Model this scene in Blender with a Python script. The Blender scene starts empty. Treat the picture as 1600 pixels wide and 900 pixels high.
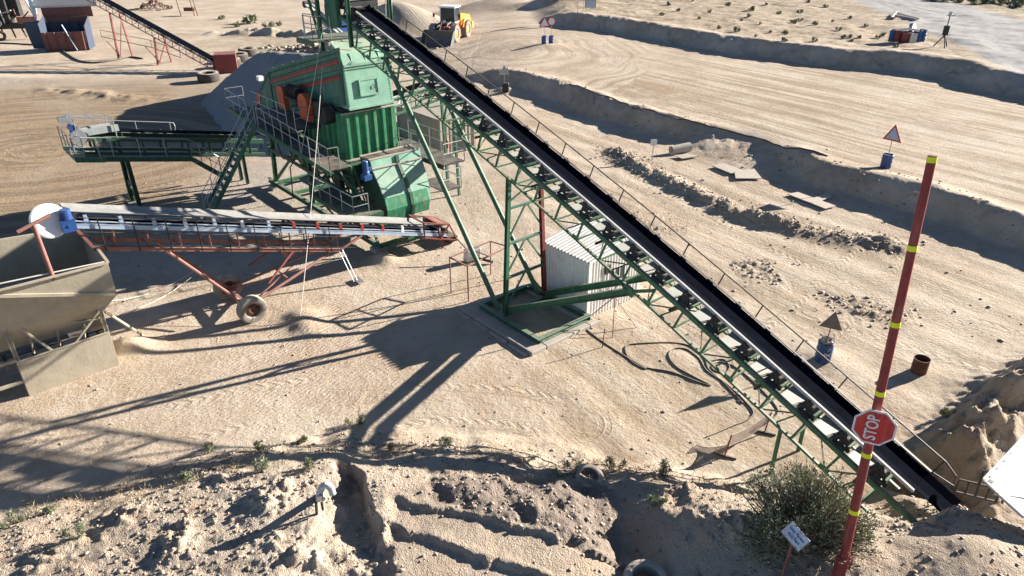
import bpy, math, random
import numpy as np
from mathutils import Vector, Matrix
random.seed(7); rng = np.random.default_rng(11)
SC = bpy.context.scene
COL = SC.collection
R = math.radians

# ------------------------------------------------------------------ camera, sky, sun, exposure
CAM_H, CAM_TILT, CAM_F = 14.0, R(28.0), 1100.0            # metres, pitch down, focal length in 1600-px pixels
cd = bpy.data.cameras.new('camera'); cam = bpy.data.objects.new('camera', cd); COL.objects.link(cam)
cam.location = (0, 0, CAM_H); cam.rotation_euler = (R(90) - CAM_TILT, 0, 0)
cd.sensor_width = 36.0; cd.lens = 36.0 * CAM_F / 1600.0; cd.clip_start = 0.1; cd.clip_end = 4000
SC.camera = cam
SUN_AZ, SUN_EL = 26.0, 18.3                               # azimuth from +x towards +y
w = bpy.data.worlds.new('World'); SC.world = w; w.use_nodes = True
nt = w.node_tree; nt.nodes.clear()
sky = nt.nodes.new('ShaderNodeTexSky'); sky.sky_type = 'NISHITA'; sky.sun_disc = False
sky.sun_elevation = R(SUN_EL); sky.sun_rotation = R(90 - SUN_AZ); sky.altitude = 800; sky.dust_density = 0.1; sky.air_density = 0.6; sky.ozone_density = 2.0
bg = nt.nodes.new('ShaderNodeBackground'); bg.inputs['Strength'].default_value = 0.05
wo = nt.nodes.new('ShaderNodeOutputWorld')
nt.links.new(sky.outputs[0], bg.inputs[0]); nt.links.new(bg.outputs[0], wo.inputs[0])
sd = bpy.data.lights.new('sun', 'SUN'); sd.energy = 5.0; sd.angle = R(0.53); sd.color = (1.0, 0.945, 0.87)
sun = bpy.data.objects.new('sun', sd); COL.objects.link(sun)
sdir = Vector((math.cos(R(SUN_AZ)) * math.cos(R(SUN_EL)), math.sin(R(SUN_AZ)) * math.cos(R(SUN_EL)), math.sin(R(SUN_EL))))
sun.rotation_euler = (-sdir).to_track_quat('-Z', 'Y').to_euler(); sun.location = (40, 20, 40)
SC.view_settings.view_transform = 'Standard'; SC.view_settings.look = 'None'; SC.view_settings.gamma = 1
SC.view_settings.use_curve_mapping = False
SC.view_settings.exposure = 1.66
SC.render.engine = 'CYCLES'

# ------------------------------------------------------------------ helpers
def G(px, py, z=0.0):
    """world point at height z seen at photograph pixel (1600 x 900)"""
    u = (px - 800) / CAM_F; v = (450 - py) / CAM_F
    c, s = math.cos(CAM_TILT), math.sin(CAM_TILT)
    d = (u, c + v * s, -s + v * c); t = (z - CAM_H) / d[2]
    return Vector((d[0] * t, d[1] * t, z))
OX, OY = -6.7, 32.9                                       # plant frame: u along the big conveyor, w across it
def L(u, w, z):
    return Vector((OX - .65 * u + .76 * w, OY + .76 * u + .65 * w, z))
UA = Vector((-.65, .76, 0)); WA = Vector((.76, .65, 0)); ZA = Vector((0, 0, 1))

def tag(o, label=None, cat=None, group=None, kind=None):
    if label: o['label'] = label
    if cat: o['category'] = cat
    if group: o['group'] = group
    if kind: o['kind'] = kind
    return o
def thing(name, label, cat, loc=(0, 0, 0), group=None):
    o = bpy.data.objects.new(name, None); COL.objects.link(o); o.location = loc; o.empty_display_size = .2
    return tag(o, label, cat, group)
def copy_tree(o, parent=None):
    c = o.copy(); COL.objects.link(c)
    if parent: c.parent = parent
    for ch in list(o.children): copy_tree(ch, c)
    return c
def wloc(o):
    v = Vector(o.location)
    while o.parent: o = o.parent; v = v + Vector(o.location)
    return v

class MB:
    def __init__(self): self.v = []; self.f = []; self.m = []; self.mi = 0
    def add(self, vs, fs):
        b = len(self.v); self.v += [tuple(p) for p in vs]
        for f in fs: self.f.append([b + i for i in f]); self.m.append(self.mi)
        return self
    def obox(self, c, hx, hy, hz):                        # centre + three half-extent vectors
        c, hx, hy, hz = Vector(c), Vector(hx), Vector(hy), Vector(hz)
        vs = [c + sx * hx + sy * hy + sz * hz for sz in (-1, 1) for sy in (-1, 1) for sx in (-1, 1)]
        fs = [[0, 2, 3, 1], [4, 5, 7, 6], [0, 1, 5, 4], [2, 6, 7, 3], [0, 4, 6, 2], [1, 3, 7, 5]]
        if hx.cross(hy).dot(hz) < 0: fs = [f[::-1] for f in fs]
        return self.add(vs, fs)
    def box(self, x0, x1, y0, y1, z0, z1):
        return self.obox(((x0 + x1) / 2, (y0 + y1) / 2, (z0 + z1) / 2), ((x1 - x0) / 2, 0, 0), (0, (y1 - y0) / 2, 0), (0, 0, (z1 - z0) / 2))
    def lbox(self, u0, u1, w0, w1, z0, z1):               # box in the plant frame
        return self.obox(L((u0 + u1) / 2, (w0 + w1) / 2, (z0 + z1) / 2), UA * ((u1 - u0) / 2), WA * ((w1 - w0) / 2), ZA * ((z1 - z0) / 2))
    def bar(self, p, q, a, b=None, up=(0, 0, 1)):         # a = width across, b = depth along 'up'
        p, q, up = Vector(p), Vector(q), Vector(up); b = b or a
        d = (q - p)
        if d.length < 1e-6: return self
        dn = d.normalized(); s = dn.cross(up)
        if s.length < 1e-3: s = dn.cross(Vector((1, 0.3, 0)))
        s.normalize(); n = s.cross(dn)
        return self.obox((p + q) / 2, d / 2, s * a / 2, n * b / 2)
    def ibeam(self, p, q, wd, h, t=.02, up=(0, 0, 1)):
        p, q = Vector(p), Vector(q); dn = (q - p).normalized(); s = dn.cross(Vector(up)); s.normalize(); n = s.cross(dn)
        for k in (-1, 1): self.bar(p + n * k * (h / 2 - t / 2), q + n * k * (h / 2 - t / 2), wd, t, up)
        return self.bar(p, q, t, h - 2 * t, up)
    def path(self, pts, r, n=6, cap=True):
        pts = [Vector(p) for p in pts]; rings = []; prev = None
        for i, p in enumerate(pts):
            d = (pts[min(i + 1, len(pts) - 1)] - pts[max(i - 1, 0)])
            d = d.normalized() if d.length > 1e-9 else Vector((0, 0, 1))
            if prev is None:
                a = d.cross(Vector((0, 0, 1)))
                if a.length < 1e-2: a = d.cross(Vector((1, 0, 0)))
            else: a = prev - d * prev.dot(d)
            if a.length < 1e-6: a = d.orthogonal()
            a.normalize(); prev = a; b = d.cross(a)
            rr = r[i] if isinstance(r, (list, tuple)) else r
            rings.append([p + (a * math.cos(2 * math.pi * k / n) + b * math.sin(2 * math.pi * k / n)) * rr for k in range(n)])
        vs = [v for rg in rings for v in rg]; fs = []
        for i in range(len(rings) - 1):
            for k in range(n):
                k2 = (k + 1) % n; fs.append([i * n + k, (i + 1) * n + k, (i + 1) * n + k2, i * n + k2][::-1])
        if cap: fs.append(list(range(n))[::-1]); fs.append([(len(rings) - 1) * n + k for k in range(n)])
        return self.add(vs, fs)
    def tube(self, p, q, r, n=8, r2=None): return self.path([p, q], [r, r if r2 is None else r2], n)
    def lathe(self, o, axis, prof, n=24):                 # prof = [(radius, height along axis)]
        o, ax = Vector(o), Vector(axis).normalized(); a = ax.orthogonal().normalized(); b = ax.cross(a); vs = []; fs = []
        for r, h in prof:
            for k in range(n):
                t = 2 * math.pi * k / n; vs.append(o + ax * h + (a * math.cos(t) + b * math.sin(t)) * r)
        for i in range(len(prof) - 1):
            for k in range(n):
                k2 = (k + 1) % n; fs.append([i * n + k, i * n + k2, (i + 1) * n + k2, (i + 1) * n + k])
        if prof[0][0] > 1e-4: fs.append(list(range(n))[::-1])
        if prof[-1][0] > 1e-4: fs.append([(len(prof) - 1) * n + k for k in range(n)])
        return self.add(vs, fs)
    def prism(self, poly, off):                           # extrude a planar polygon
        poly = [Vector(p) for p in poly]; off = Vector(off); n = len(poly)
        nrm = Vector((0, 0, 0))
        for i in range(n): nrm += poly[i].cross(poly[(i + 1) % n])
        vs = poly + [p + off for p in poly]
        fs = [list(range(n))[::-1], [n + i for i in range(n)]] + [[i, (i + 1) % n, n + (i + 1) % n, n + i] for i in range(n)]
        if nrm.dot(off) < 0: fs = [f[::-1] for f in fs]
        return self.add(vs, fs)
    def quad(self, *p): return self.add(p, [list(range(len(p)))])
    def bolts(self, p, q, n, nrm, s=.03):                 # a row of bolt heads
        p, q, nrm = Vector(p), Vector(q), Vector(nrm).normalized(); d = (q - p).normalized(); c = nrm.cross(d)
        for i in range(n):
            self.obox(p + (q - p) * (i + .5) / n + nrm * s * .4, d * s, c * s, nrm * s * .6)
        return self

def obj(name, mb, mats, parent=None, smooth=False, bevel=0.0):
    me = bpy.data.meshes.new(name)
    off = wloc(parent) if parent else Vector((0, 0, 0))
    me.from_pydata([(p[0] - off.x, p[1] - off.y, p[2] - off.z) for p in mb.v], [], mb.f)
    for m in (mats if isinstance(mats, (list, tuple)) else [mats]): me.materials.append(m)
    me.polygons.foreach_set('material_index', mb.m)
    if smooth: me.polygons.foreach_set('use_smooth', [True] * len(mb.f))
    me.update(); o = bpy.data.objects.new(name, me); COL.objects.link(o)
    if parent: o.parent = parent
    if smooth:
        md = o.modifiers.new('edges', 'EDGE_SPLIT'); md.split_angle = R(38)
    if bevel:
        md = o.modifiers.new('bevel', 'BEVEL'); md.width = bevel; md.segments = 1; md.limit_method = 'ANGLE'
    return o

def text_mesh(s, size, ext=.004, bold=.0, sx=1.0):
    """flat letters as MB in the xy plane, centred on the origin"""
    c = bpy.data.curves.new('t', 'FONT'); c.body = s; c.size = size; c.extrude = ext; c.offset = bold; c.align_x = 'CENTER'; c.align_y = 'CENTER'
    c.resolution_u = 4
    o = bpy.data.objects.new('t', c); COL.objects.link(o)
    dg = bpy.context.evaluated_depsgraph_get(); me = bpy.data.meshes.new_from_object(o.evaluated_get(dg))
    mb = MB(); mb.add([Vector((v.co.x * sx, v.co.y, v.co.z)) for v in me.vertices], [list(p.vertices) for p in me.polygons])
    bpy.data.objects.remove(o); bpy.data.curves.remove(c); bpy.data.meshes.remove(me)
    return mb
def place_text(mb, o, ex, ey):
    o, ex, ey = Vector(o), Vector(ex).normalized(), Vector(ey).normalized(); ez = ex.cross(ey)
    r = MB(); r.v = [tuple(o + ex * p[0] + ey * p[1] + ez * p[2]) for p in mb.v]; r.f = mb.f; r.m = mb.m
    return r

# ------------------------------------------------------------------ materials
DUST = (.50, .41, .31)
def node(nt, t, **kw):
    n = nt.nodes.new(t)
    for k, v in kw.items(): setattr(n, k, v)
    return n
def mat(name, base, rough=.6, metal=0.0, var=.25, dust=.35, scale=3.0, bump=.15, rust=0.0, streak=0.0, base2=None, spec=.4):
    """painted / weathered surface: tone variation, settled dust on upward faces, optional rust"""
    m = bpy.data.materials.new(name); m.use_nodes = True; nt = m.node_tree; nt.nodes.clear(); lk = nt.links.new
    out = node(nt, 'ShaderNodeOutputMaterial'); bs = node(nt, 'ShaderNodeBsdfPrincipled'); lk(bs.outputs[0], out.inputs[0])
    bs.inputs['Roughness'].default_value = rough; bs.inputs['Metallic'].default_value = metal
    bs.inputs['Specular IOR Level'].default_value = spec
    tc = node(nt, 'ShaderNodeTexCoord'); geo = node(nt, 'ShaderNodeNewGeometry')
    n1 = node(nt, 'ShaderNodeTexNoise'); n1.inputs['Scale'].default_value = scale; n1.inputs['Detail'].default_value = 8; n1.inputs['Roughness'].default_value = .65
    lk(geo.outputs['Position'], n1.inputs['Vector'])
    b2 = base2 or tuple(c * (1 - var) for c in base)
    mx = node(nt, 'ShaderNodeMix', data_type='RGBA'); mx.inputs[6].default_value = (*b2, 1); mx.inputs[7].default_value = (*[min(1, c * (1 + var * .5)) for c in base], 1)
    rp = node(nt, 'ShaderNodeMapRange'); rp.inputs[1].default_value = .3; rp.inputs[2].default_value = .7
    lk(n1.outputs['Fac'], rp.inputs[0]); lk(rp.outputs[0], mx.inputs[0]); col = mx.outputs[2]
    if rust:
        n3 = node(nt, 'ShaderNodeTexNoise'); n3.inputs['Scale'].default_value = 5; n3.inputs['Detail'].default_value = 10; n3.inputs['Roughness'].default_value = .7
        lk(geo.outputs['Position'], n3.inputs['Vector'])
        r3 = node(nt, 'ShaderNodeMapRange'); r3.inputs[1].default_value = .72 - rust * .35; r3.inputs[2].default_value = .80 - rust * .3; lk(n3.outputs['Fac'], r3.inputs[0])
        m3 = node(nt, 'ShaderNodeMix', data_type='RGBA'); m3.inputs[7].default_value = (.13, .055, .025, 1); lk(r3.outputs[0], m3.inputs[0]); lk(col, m3.inputs[6]); col = m3.outputs[2]
    if streak:                                            # rain-washed vertical dust streaks
        mp = node(nt, 'ShaderNodeMapping'); mp.inputs['Scale'].default_value = (9, 9, .5); lk(geo.outputs['Position'], mp.inputs[0])
        n4 = node(nt, 'ShaderNodeTexNoise'); n4.inputs['Scale'].default_value = 1; n4.inputs['Detail'].default_value = 6; lk(mp.outputs[0], n4.inputs['Vector'])
        r4 = node(nt, 'ShaderNodeMapRange'); r4.inputs[1].default_value = .5; r4.inputs[2].default_value = .75; r4.inputs[4].default_value = streak; lk(n4.outputs['Fac'], r4.inputs[0])
        m4 = node(nt, 'ShaderNodeMix', data_type='RGBA'); m4.inputs[7].default_value = (*DUST, 1); lk(r4.outputs[0], m4.inputs[0]); lk(col, m4.inputs[6]); col = m4.outputs[2]
    if dust:
        sx = node(nt, 'ShaderNodeSeparateXYZ'); lk(geo.outputs['Normal'], sx.inputs[0])
        rz = node(nt, 'ShaderNodeMapRange'); rz.inputs[1].default_value = .35; rz.inputs[2].default_value = .95; lk(sx.outputs[2], rz.inputs[0])
        n2 = node(nt, 'ShaderNodeTexNoise'); n2.inputs['Scale'].default_value = 2.2; n2.inputs['Detail'].default_value = 6; lk(geo.outputs['Position'], n2.inputs['Vector'])
        r2 = node(nt, 'ShaderNodeMapRange'); r2.inputs[1].default_value = .3; r2.inputs[2].default_value = .65; r2.inputs[3].default_value = dust * .35; r2.inputs[4].default_value = dust * 1.5; lk(n2.outputs['Fac'], r2.inputs[0])
        ad = node(nt, 'ShaderNodeMath', operation='MULTIPLY_ADD'); lk(rz.outputs[0], ad.inputs[0]); lk(r2.outputs[0], ad.inputs[1]); ad.inputs[2].default_value = dust * .12; ad.use_clamp = True
        m2 = node(nt, 'ShaderNodeMix', data_type='RGBA'); m2.inputs[7].default_value = (*DUST, 1); lk(ad.outputs[0], m2.inputs[0]); lk(col, m2.inputs[6]); col = m2.outputs[2]
    lk(col, bs.inputs['Base Color'])
    if bump:
        nb = node(nt, 'ShaderNodeTexNoise'); nb.inputs['Scale'].default_value = 14; nb.inputs['Detail'].default_value = 6; lk(geo.outputs['Position'], nb.inputs['Vector'])
        bp = node(nt, 'ShaderNodeBump'); bp.inputs['Strength'].default_value = bump; bp.inputs['Distance'].default_value = .02
        lk(nb.outputs['Fac'], bp.inputs['Height']); lk(bp.outputs[0], bs.inputs['Normal'])
    return m
M = {}
M['green'] = mat('green_paint', (.012, .125, .055), .55, var=.45, dust=.35, rust=.2, streak=.15)
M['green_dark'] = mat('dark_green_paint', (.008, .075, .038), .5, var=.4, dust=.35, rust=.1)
M['green_pale'] = mat('pale_green_paint', (.19, .40, .285), .7, var=.3, dust=.35, streak=.35, scale=1.2, rust=.12)  # paler green for the end box, hatch and chute
M['green_bright'] = mat('saturated_green_paint', (.014, .20, .085), .55, var=.35, dust=.25, streak=.35, rust=.12)
M['green_side'] = mat('worn_green_paint', (.028, .15, .092), .6, var=.4, dust=.3, streak=.35, scale=1.5, rust=.12)
M['belt'] = mat('black_rubber_belt', (.0035, .005, .010), 1.0, var=.5, dust=.0, bump=.05, spec=.02)
M['belt_dusty'] = mat('dusty_grey_belt', (.25, .25, .24), .8, var=.3, dust=.1)
M['black'] = mat('black_steel', (.014, .014, .016), .6, var=.4, dust=.25)
M['white'] = mat('white_paint', (.78, .77, .74), .5, var=.12, dust=.2)
M['galv'] = mat('galvanised_steel', (.42, .43, .43), .42, metal=.6, var=.2, dust=.2)
M['pan'] = mat('pale_steel_sheet', (.36, .395, .375), .6, var=.2, dust=.25)
M['red_faded'] = mat('faded_red_paint', (.27, .105, .082), .6, var=.3, dust=.3, rust=.15)
M['red'] = mat('red_paint', (.36, .03, .025), .5, var=.3, dust=.2, rust=.1)
M['red_dark'] = mat('dark_red_oxide_paint', (.20, .035, .03), .55, var=.3, dust=.2, rust=.1)
M['orange'] = mat('orange_guard_paint', (.60, .095, .025), .5, var=.25, dust=.15)
M['blue'] = mat('blue_motor_paint', (.013, .075, .26), .45, var=.25, dust=.15)
M['blue_drum'] = mat('blue_drum_plastic', (.012, .06, .20), .5, var=.3, dust=.15, streak=.15)
M['blue_pale'] = mat('pale_blue_bracket_paint', (.36, .44, .54), .5, var=.2, dust=.2)
M['khaki'] = mat('khaki_steel_paint', (.385, .335, .245), .65, var=.22, dust=.3, streak=.3, scale=1.2, rust=.1, bump=.3)
M['rubber'] = mat('worn_tyre_rubber', (.035, .033, .031), .85, var=.4, dust=.6)
M['tyre_pale'] = mat('dust_covered_tyre', (.22, .195, .165), .9, var=.35, dust=.8)
M['rust'] = mat('rusty_steel', (.12, .05, .028), .85, var=.5, dust=.2)
M['concrete'] = mat('concrete', (.36, .33, .29), .9, var=.25, dust=.5, bump=.4)
M['shed'] = mat('white_corrugated_sheet', (.74, .72, .68), .5, var=.12, dust=.3, streak=.3, rust=.06)
M['container'] = mat('beige_container_paint', (.34, .30, .24), .6, var=.2, dust=.3, streak=.3)
M['yellow'] = mat('yellow_loader_paint', (.75, .33, .02), .45, var=.2, dust=.3)
M['glass'] = mat('cab_glass', (.03, .045, .05), .08, var=.1, dust=.05, bump=0)
M['hivis'] = mat('fluorescent_yellow_tape', (.80, .85, .02), .5, var=.08, dust=.1)
M['sign_red'] = mat('sign_red', (.52, .024, .028), .5, var=.3, dust=.08, scale=7, streak=.15, rust=.08)
M['sign_white'] = mat('sign_white', (.70, .70, .70), .5, var=.15, dust=.1, scale=9, rust=.1)
M['sign_back'] = mat('bare_sign_back', (.17, .145, .12), .6, metal=.0, var=.3, dust=.2)
M['sign_blue'] = mat('sign_blue', (.02, .16, .55), .45, var=.1, dust=.05)
M['pole_red'] = mat('red_boom_paint', (.27, .030, .028), .6, var=.3, dust=.2, rust=.24, streak=.2, scale=6)
M['rope'] = mat('pale_rope', (.62, .58, .50), .9, var=.15, dust=.2, bump=0)
M['hose'] = mat('black_hose', (.02, .02, .022), .7, var=.3, dust=.45, bump=0)
M['pvc'] = mat('grey_pvc', (.42, .45, .43), .45, var=.15, dust=.2)
M['wood'] = mat('weathered_board', (.50, .45, .38), .9, var=.3, dust=.5)
M['mesh_net'] = mat('faded_barrier_net', (.40, .30, .25), .9, var=.2, dust=.3)
M['strip'] = mat('pale_rubber_skirt', (.43, .43, .41), .75, var=.35, dust=.25, scale=1.2)
M['maroon'] = mat('faded_maroon_paint', (.15, .055, .05), .7, var=.35, dust=.3, rust=.2)
M['blue_dull'] = mat('dull_blue_paint', (.03, .05, .09), .7, var=.35, dust=.3, rust=.15)
M['bucket'] = mat('worn_bucket_steel', (.13, .12, .11), .6, metal=.2, var=.4, dust=.25)
M['plate'] = mat('scuffed_white_plate', (.50, .495, .475), .6, var=.25, dust=.25, rust=.14, streak=.2, scale=1.5, bump=.4)
# ------------------------------------------------------------------ terrain height field
def _hash(ix, iy, seed):
    n = (ix.astype(np.int64) * 374761393 + iy.astype(np.int64) * 668265263 + seed * 1442695041) & 0xFFFFFFFF
    n = ((n ^ (n >> 13)) * 1274126177) & 0xFFFFFFFF
    n = n ^ (n >> 16)
    return (n & 0xFFFF).astype(np.float64) / 65535.0
def vnoise(x, y, seed=0):
    ix = np.floor(x); iy = np.floor(y); fx = x - ix; fy = y - iy
    fx = fx * fx * fx * (fx * (fx * 6 - 15) + 10); fy = fy * fy * fy * (fy * (fy * 6 - 15) + 10)
    a = _hash(ix, iy, seed); b = _hash(ix + 1, iy, seed); c = _hash(ix, iy + 1, seed); d = _hash(ix + 1, iy + 1, seed)
    return (a + (b - a) * fx + (c - a) * fy + (a - b - c + d) * fx * fy) * 2 - 1
def fbm(x, y, f, octv=4, seed=0, gain=.5):
    s = 0; a = 1
    for o in range(octv):
        c, sn = math.cos(.7 * o + .3), math.sin(.7 * o + .3)
        s = s + a * vnoise((x * c - y * sn) * f + 17.3 * o, (x * sn + y * c) * f + 9.1 * o, seed + o); f *= 2.03; a *= gain
    return s
def S(x, a, b):
    t = np.clip((x - a) / (b - a), 0, 1); return t * t * (3 - 2 * t)
def gauss(x, y, cx, cy, rx, ry=None, ang=0.0):
    ry = ry or rx; c, s = math.cos(ang), math.sin(ang); dx, dy = x - cx, y - cy
    p = dx * c + dy * s; q = -dx * s + dy * c
    return np.exp(-(p / rx) ** 2 - (q / ry) ** 2)
def polyf(x, pts):
    xs, ys = zip(*sorted(pts)); return np.interp(x, xs, ys)
def seg_d(x, y, pts):
    """distance to a polyline, and signed side (+ = left of travel)"""
    best = np.full(np.shape(x), 1e9); side = np.zeros(np.shape(x)); al = np.zeros(np.shape(x)); acc = 0
    for (ax, ay), (bx, by) in zip(pts[:-1], pts[1:]):
        dx, dy = bx - ax, by - ay; l2 = dx * dx + dy * dy
        t = np.clip(((x - ax) * dx + (y - ay) * dy) / l2, 0, 1)
        d = np.hypot(x - ax - t * dx, y - ay - t * dy); m = d < best
        best = np.where(m, d, best); side = np.where(m, np.sign((y - ay) * dx - (x - ax) * dy), side)
        al = np.where(m, acc + t * math.sqrt(l2), al); acc += math.sqrt(l2)
    return best, side, al
def gp(l, z): return [tuple(G(px, py, z)[:2]) for px, py in l]

BERM = [(-60, 12.5), (-16, 13.4)] + gp([(0, 785), (150, 745), (300, 712), (450, 685), (540, 668), (700, 672), (850, 692), (1000, 716), (1150, 750), (1250, 772)], .1) + [(9.6, 14.0), (10.4, 14.25), (11.4, 13.9), (12.3, 13.2), (13, 12.9), (30, 11)]
BANK1A = [(-3.4, 68.6), (-0.6, 67.9), (4.43, 62.0), (7.92, 54.7), (10.8, 51.2), (13.7, 47.6)]
BANK1B = [(14.0, 43.2), (17.2, 43.2), (18.55, 39.3), (22.2, 35.5), (24.73, 31.5), (29, 25), (40, 12)]
F1 = [(-60, 90), (-20, 74)] + BANK1A + BANK1B[1:] + [(80, -20)]
F2 = [(-80, 125), (4.0, 103), (7.6, 99.5), (15.5, 90.4), (23.8, 78.3), (31.3, 71.7), (39.5, 66), (43, 55), (60, 38), (100, 0)]
RIDGE = gp([(960, 235), (985, 250), (1060, 290), (1150, 330), (1270, 362), (1400, 383)], .1)
STEPA = gp([(590, 772), (640, 790), (760, 815), (862, 842)], 1.5)
STEPB = gp([(612, 818), (640, 832), (720, 858), (850, 900), (900, 930)], 1.5)
STEPC = gp([(668, 735), (780, 760), (880, 785), (940, 820)], 1.55)
GULLY = gp([(548, 735), (552, 775), (560, 830), (556, 900), (540, 980)], 1.3)

def height(x, y, fine=True):
    x = np.asarray(x, float); y = np.asarray(y, float)
    z = .05 * fbm(x, y, .12, 3, 3)
    big = .0
    # ---- upper road terrace and its cut bank
    d1, s1, _ = seg_d(x, y, F1); wob = .26 * fbm(x, y, .30, 3, 21) + .13 * fbm(x, y, 1.1, 4, 22, .6); sd1 = d1 * s1 + wob
    bm = S(x, -5.5, -1.5)
    gap = np.clip(1.7 * gauss(x, y, 14.1, 44.7, 2.9, 3.2), 0, 1)
    t1 = S(sd1, -1.35 - .8 * np.abs(fbm(x, y, .22, 3, 23)), .35) * (1 - gap) + S(sd1, -4.5, 3.0) * gap
    crest = np.exp(-((sd1 - .35) / .95) ** 2)
    zr = 1.0 * S(x, -12, 3)
    z = z + zr * np.where(x > -5.5, t1 * bm + (1 - bm) * S(sd1, -9, 9), S(sd1, -9, 9)) 
    z = z + crest * .22 * bm * (1 + .4 * fbm(x, y, .5, 2, 5)) * (1 - gap)
    # ---- scrub plateau beyond the road
    d2, s2, _ = seg_d(x, y, F2); sd2 = d2 * s2 + .40 * fbm(x, y, .2, 3, 31) + .30 * fbm(x, y, .75, 4, 32, .6)
    m2 = S(x, 2.5, 8.5)
    z = z + (1.25 * S(sd2, -2.2, .5) + .22 * np.exp(-((sd2 - .6) / 1.5) ** 2) * (1 + .4 * fbm(x, y, .35, 2, 8))) * m2
    z = z + .12 * fbm(x, y, .35, 4, 9) * S(sd2, 0, 3) * m2
    # ---- low windrow of spoil on the lower yard
    d3, s3, al3 = seg_d(x, y, RIDGE)
    rg = np.exp(-(d3 / .7) ** 2) * (.30 + .16 * fbm(x, y, .5, 2, 12) + .10 * fbm(x, y, 2.0, 4, 13, .6)); z = z + np.maximum(rg, 0)
    rough = np.exp(-(d3 / 1.5) ** 2)
    # ---- mound of spoil and bank far behind the loader, left side humps
    z = z + 3.4 * gauss(x, y, -15.5, 103, 7, 4.5, -.5) + 1.6 * gauss(x, y, -3, 119, 9, 2.2, .35) + 1.3 * gauss(x, y, 6, 117, 6, 2, .1)
    z = z + .9 * gauss(x, y, -21, 84, 3.5, 1.1, -.25) * (1 + .8 * fbm(x, y, .7, 3, 77)) + .7 * gauss(x, y, -30, 96, 9, 1.1, -.15) * (1 + .8 * fbm(x, y, .6, 3, 78))
    z = z + .22 * gauss(x, y, -36, 62, 7, 1.6, -.35) * (1 + .7 * fbm(x, y, .9, 3, 79)) + .3 * gauss(x, y, -50, 69, 7, 1.4, -.1)
    z = z + .35 * gauss(x, y, *G(855, 74, 1.0)[:2], 2.6, 1.6)
    z = z + .45 * gauss(x, y, *G(790, 143, 0)[:2], 1.1, .8)
    # ---- little heaps on the yard
    for px, py, r, h in ((600, 408, .55, .42), (474, 497, .75, .28), (480, 515, .6, .2), (205, 545, .7, .38), (1290, 560, .9, .16), (690, 375, .8, .2), (560, 345, 1.0, .25), (1436, 585, .5, .05)):
        c = G(px, py); z = z + h * gauss(x, y, c.x, c.y, r, r * .8)
    # ---- berm in the foreground
    yb = polyf(x, BERM); e = yb - y + .35 * fbm(x, y, .6, 3, 41)
    hmax = np.interp(x, [-20, -12, -6, 0, 4, 7, 12, 20], [.9, 1.15, 1.5, 1.5, 1.6, 2.3, 2.2, 2.4])
    fg = S(e, -.1, 1.0)
    hb = hmax * (S(e, -.3, 2.6) * .66 + S(e, 1.2, 4.0) * .34)
    z = z + hb + .05 * np.exp(-((e - .25) / .3) ** 2) * S(x, -7, -3) * (1 + .5 * fbm(x, y, 1.2, 2, 43)) * S(10 - x, 0, 3)
    for px, py, rx, ry, an, hh_ in ((185, 800, .55, .35, -1.0, .30), (430, 778, .75, .28, -.25, .26), (270, 845, .5, .35, -.6, .30), (480, 868, .8, .35, -.2, .30), (330, 735, .5, .25, -.3, .2), (90, 860, .6, .35, -.4, .25), (700, 722, .6, .22, .1, .16), (830, 735, .7, .25, .2, .18), (1060, 770, .6, .3, .5, .25), (1450, 835, .9, .5, .3, .30), (1130, 845, .8, .5, -.3, .25)):
        c_ = G(px, py, 1.4); z = z + hh_ * .62 * gauss(x + .28 * fbm(x, y, 1.5, 4, 49, .6), y + .28 * fbm(x, y, 1.5, 4, 50, .6), c_.x, c_.y, rx, ry, an) * (1 + .6 * fbm(x, y, 2.6, 5, 48, .65))
    # gully
    dg, sg, ag = seg_d(x, y, GULLY); wg = .16 + .20 * ag + .07 * fbm(x, y, 2.6, 3, 44)
    wg = np.maximum(wg + .16 * fbm(x, y, .9, 3, 47), .12); pit = np.where(sg > 0, 1 - S(dg, wg * .55, wg * 1.05), 1 - S(dg, wg * .1, wg * 2.0))
    z = z - pit * np.interp(ag, [0, .3, 1.2, 4], [.52, .56, .42, .34]) * (1 + .18 * fbm(x, y, 2.5, 4, 46))
    # excavator-scraped steps (each side nearer the camera is lower)
    da, sa, _ = seg_d(x, y, STEPA); db, sb, _ = seg_d(x, y, STEPB); dc, s_c, _ = seg_d(x, y, STEPC)
    xa0, xa1 = -3.2, 3.0
    plate = S(x, -3.1, -2.7) * (1 - S(x, 2.3, 2.7)) * (1 - S(y, 13.35, 13.7)) * S(y, 6, 7)
    sda = da * sa + .09 * fbm(x, y, 1.4, 4, 51, .6); sdb = db * sb + .09 * fbm(x, y, 1.4, 4, 52, .6)
    z = z - plate * (1 - S(sda, -.04, .10)) * .085 - plate * (1 - S(sdb, -.04, .10)) * .10
    z = z + plate * .03 * np.exp(-((sda - .12) / .1) ** 2) + plate * .03 * np.exp(-((sdb - .12) / .1) ** 2)
    dark = plate * S(sda, .05, .25) * S(x, -2.3, -1.9)
    z = z + dark * .1 * fbm(x, y, 1.8, 3, 54)
    # hollow right of the scraped plate, mound with the bush
    z = z - .75 * gauss(x, y, 2.75, 11.7, .75, 1.5, .35) + .35 * gauss(x, y, 4.6, 11.1, 1.4, 1.0)
    z = z - .35 * gauss(x, y, 2.5, 9.6, .9, .9)
    z = z + .4 * gauss(x, y, 9.3, 10.2, 1.4, .8, .4)
    # pit under the tail of the big conveyor
    pc = L(-25.9, 2.3, 0)
    z = z - (hb * .0 + 1.6) * (1 - S(np.hypot((x - pc.x) * 1.0, (y - pc.y) * 1.0) + .25 * fbm(x, y, 1.1, 3, 61), .7, 1.5))
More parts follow.
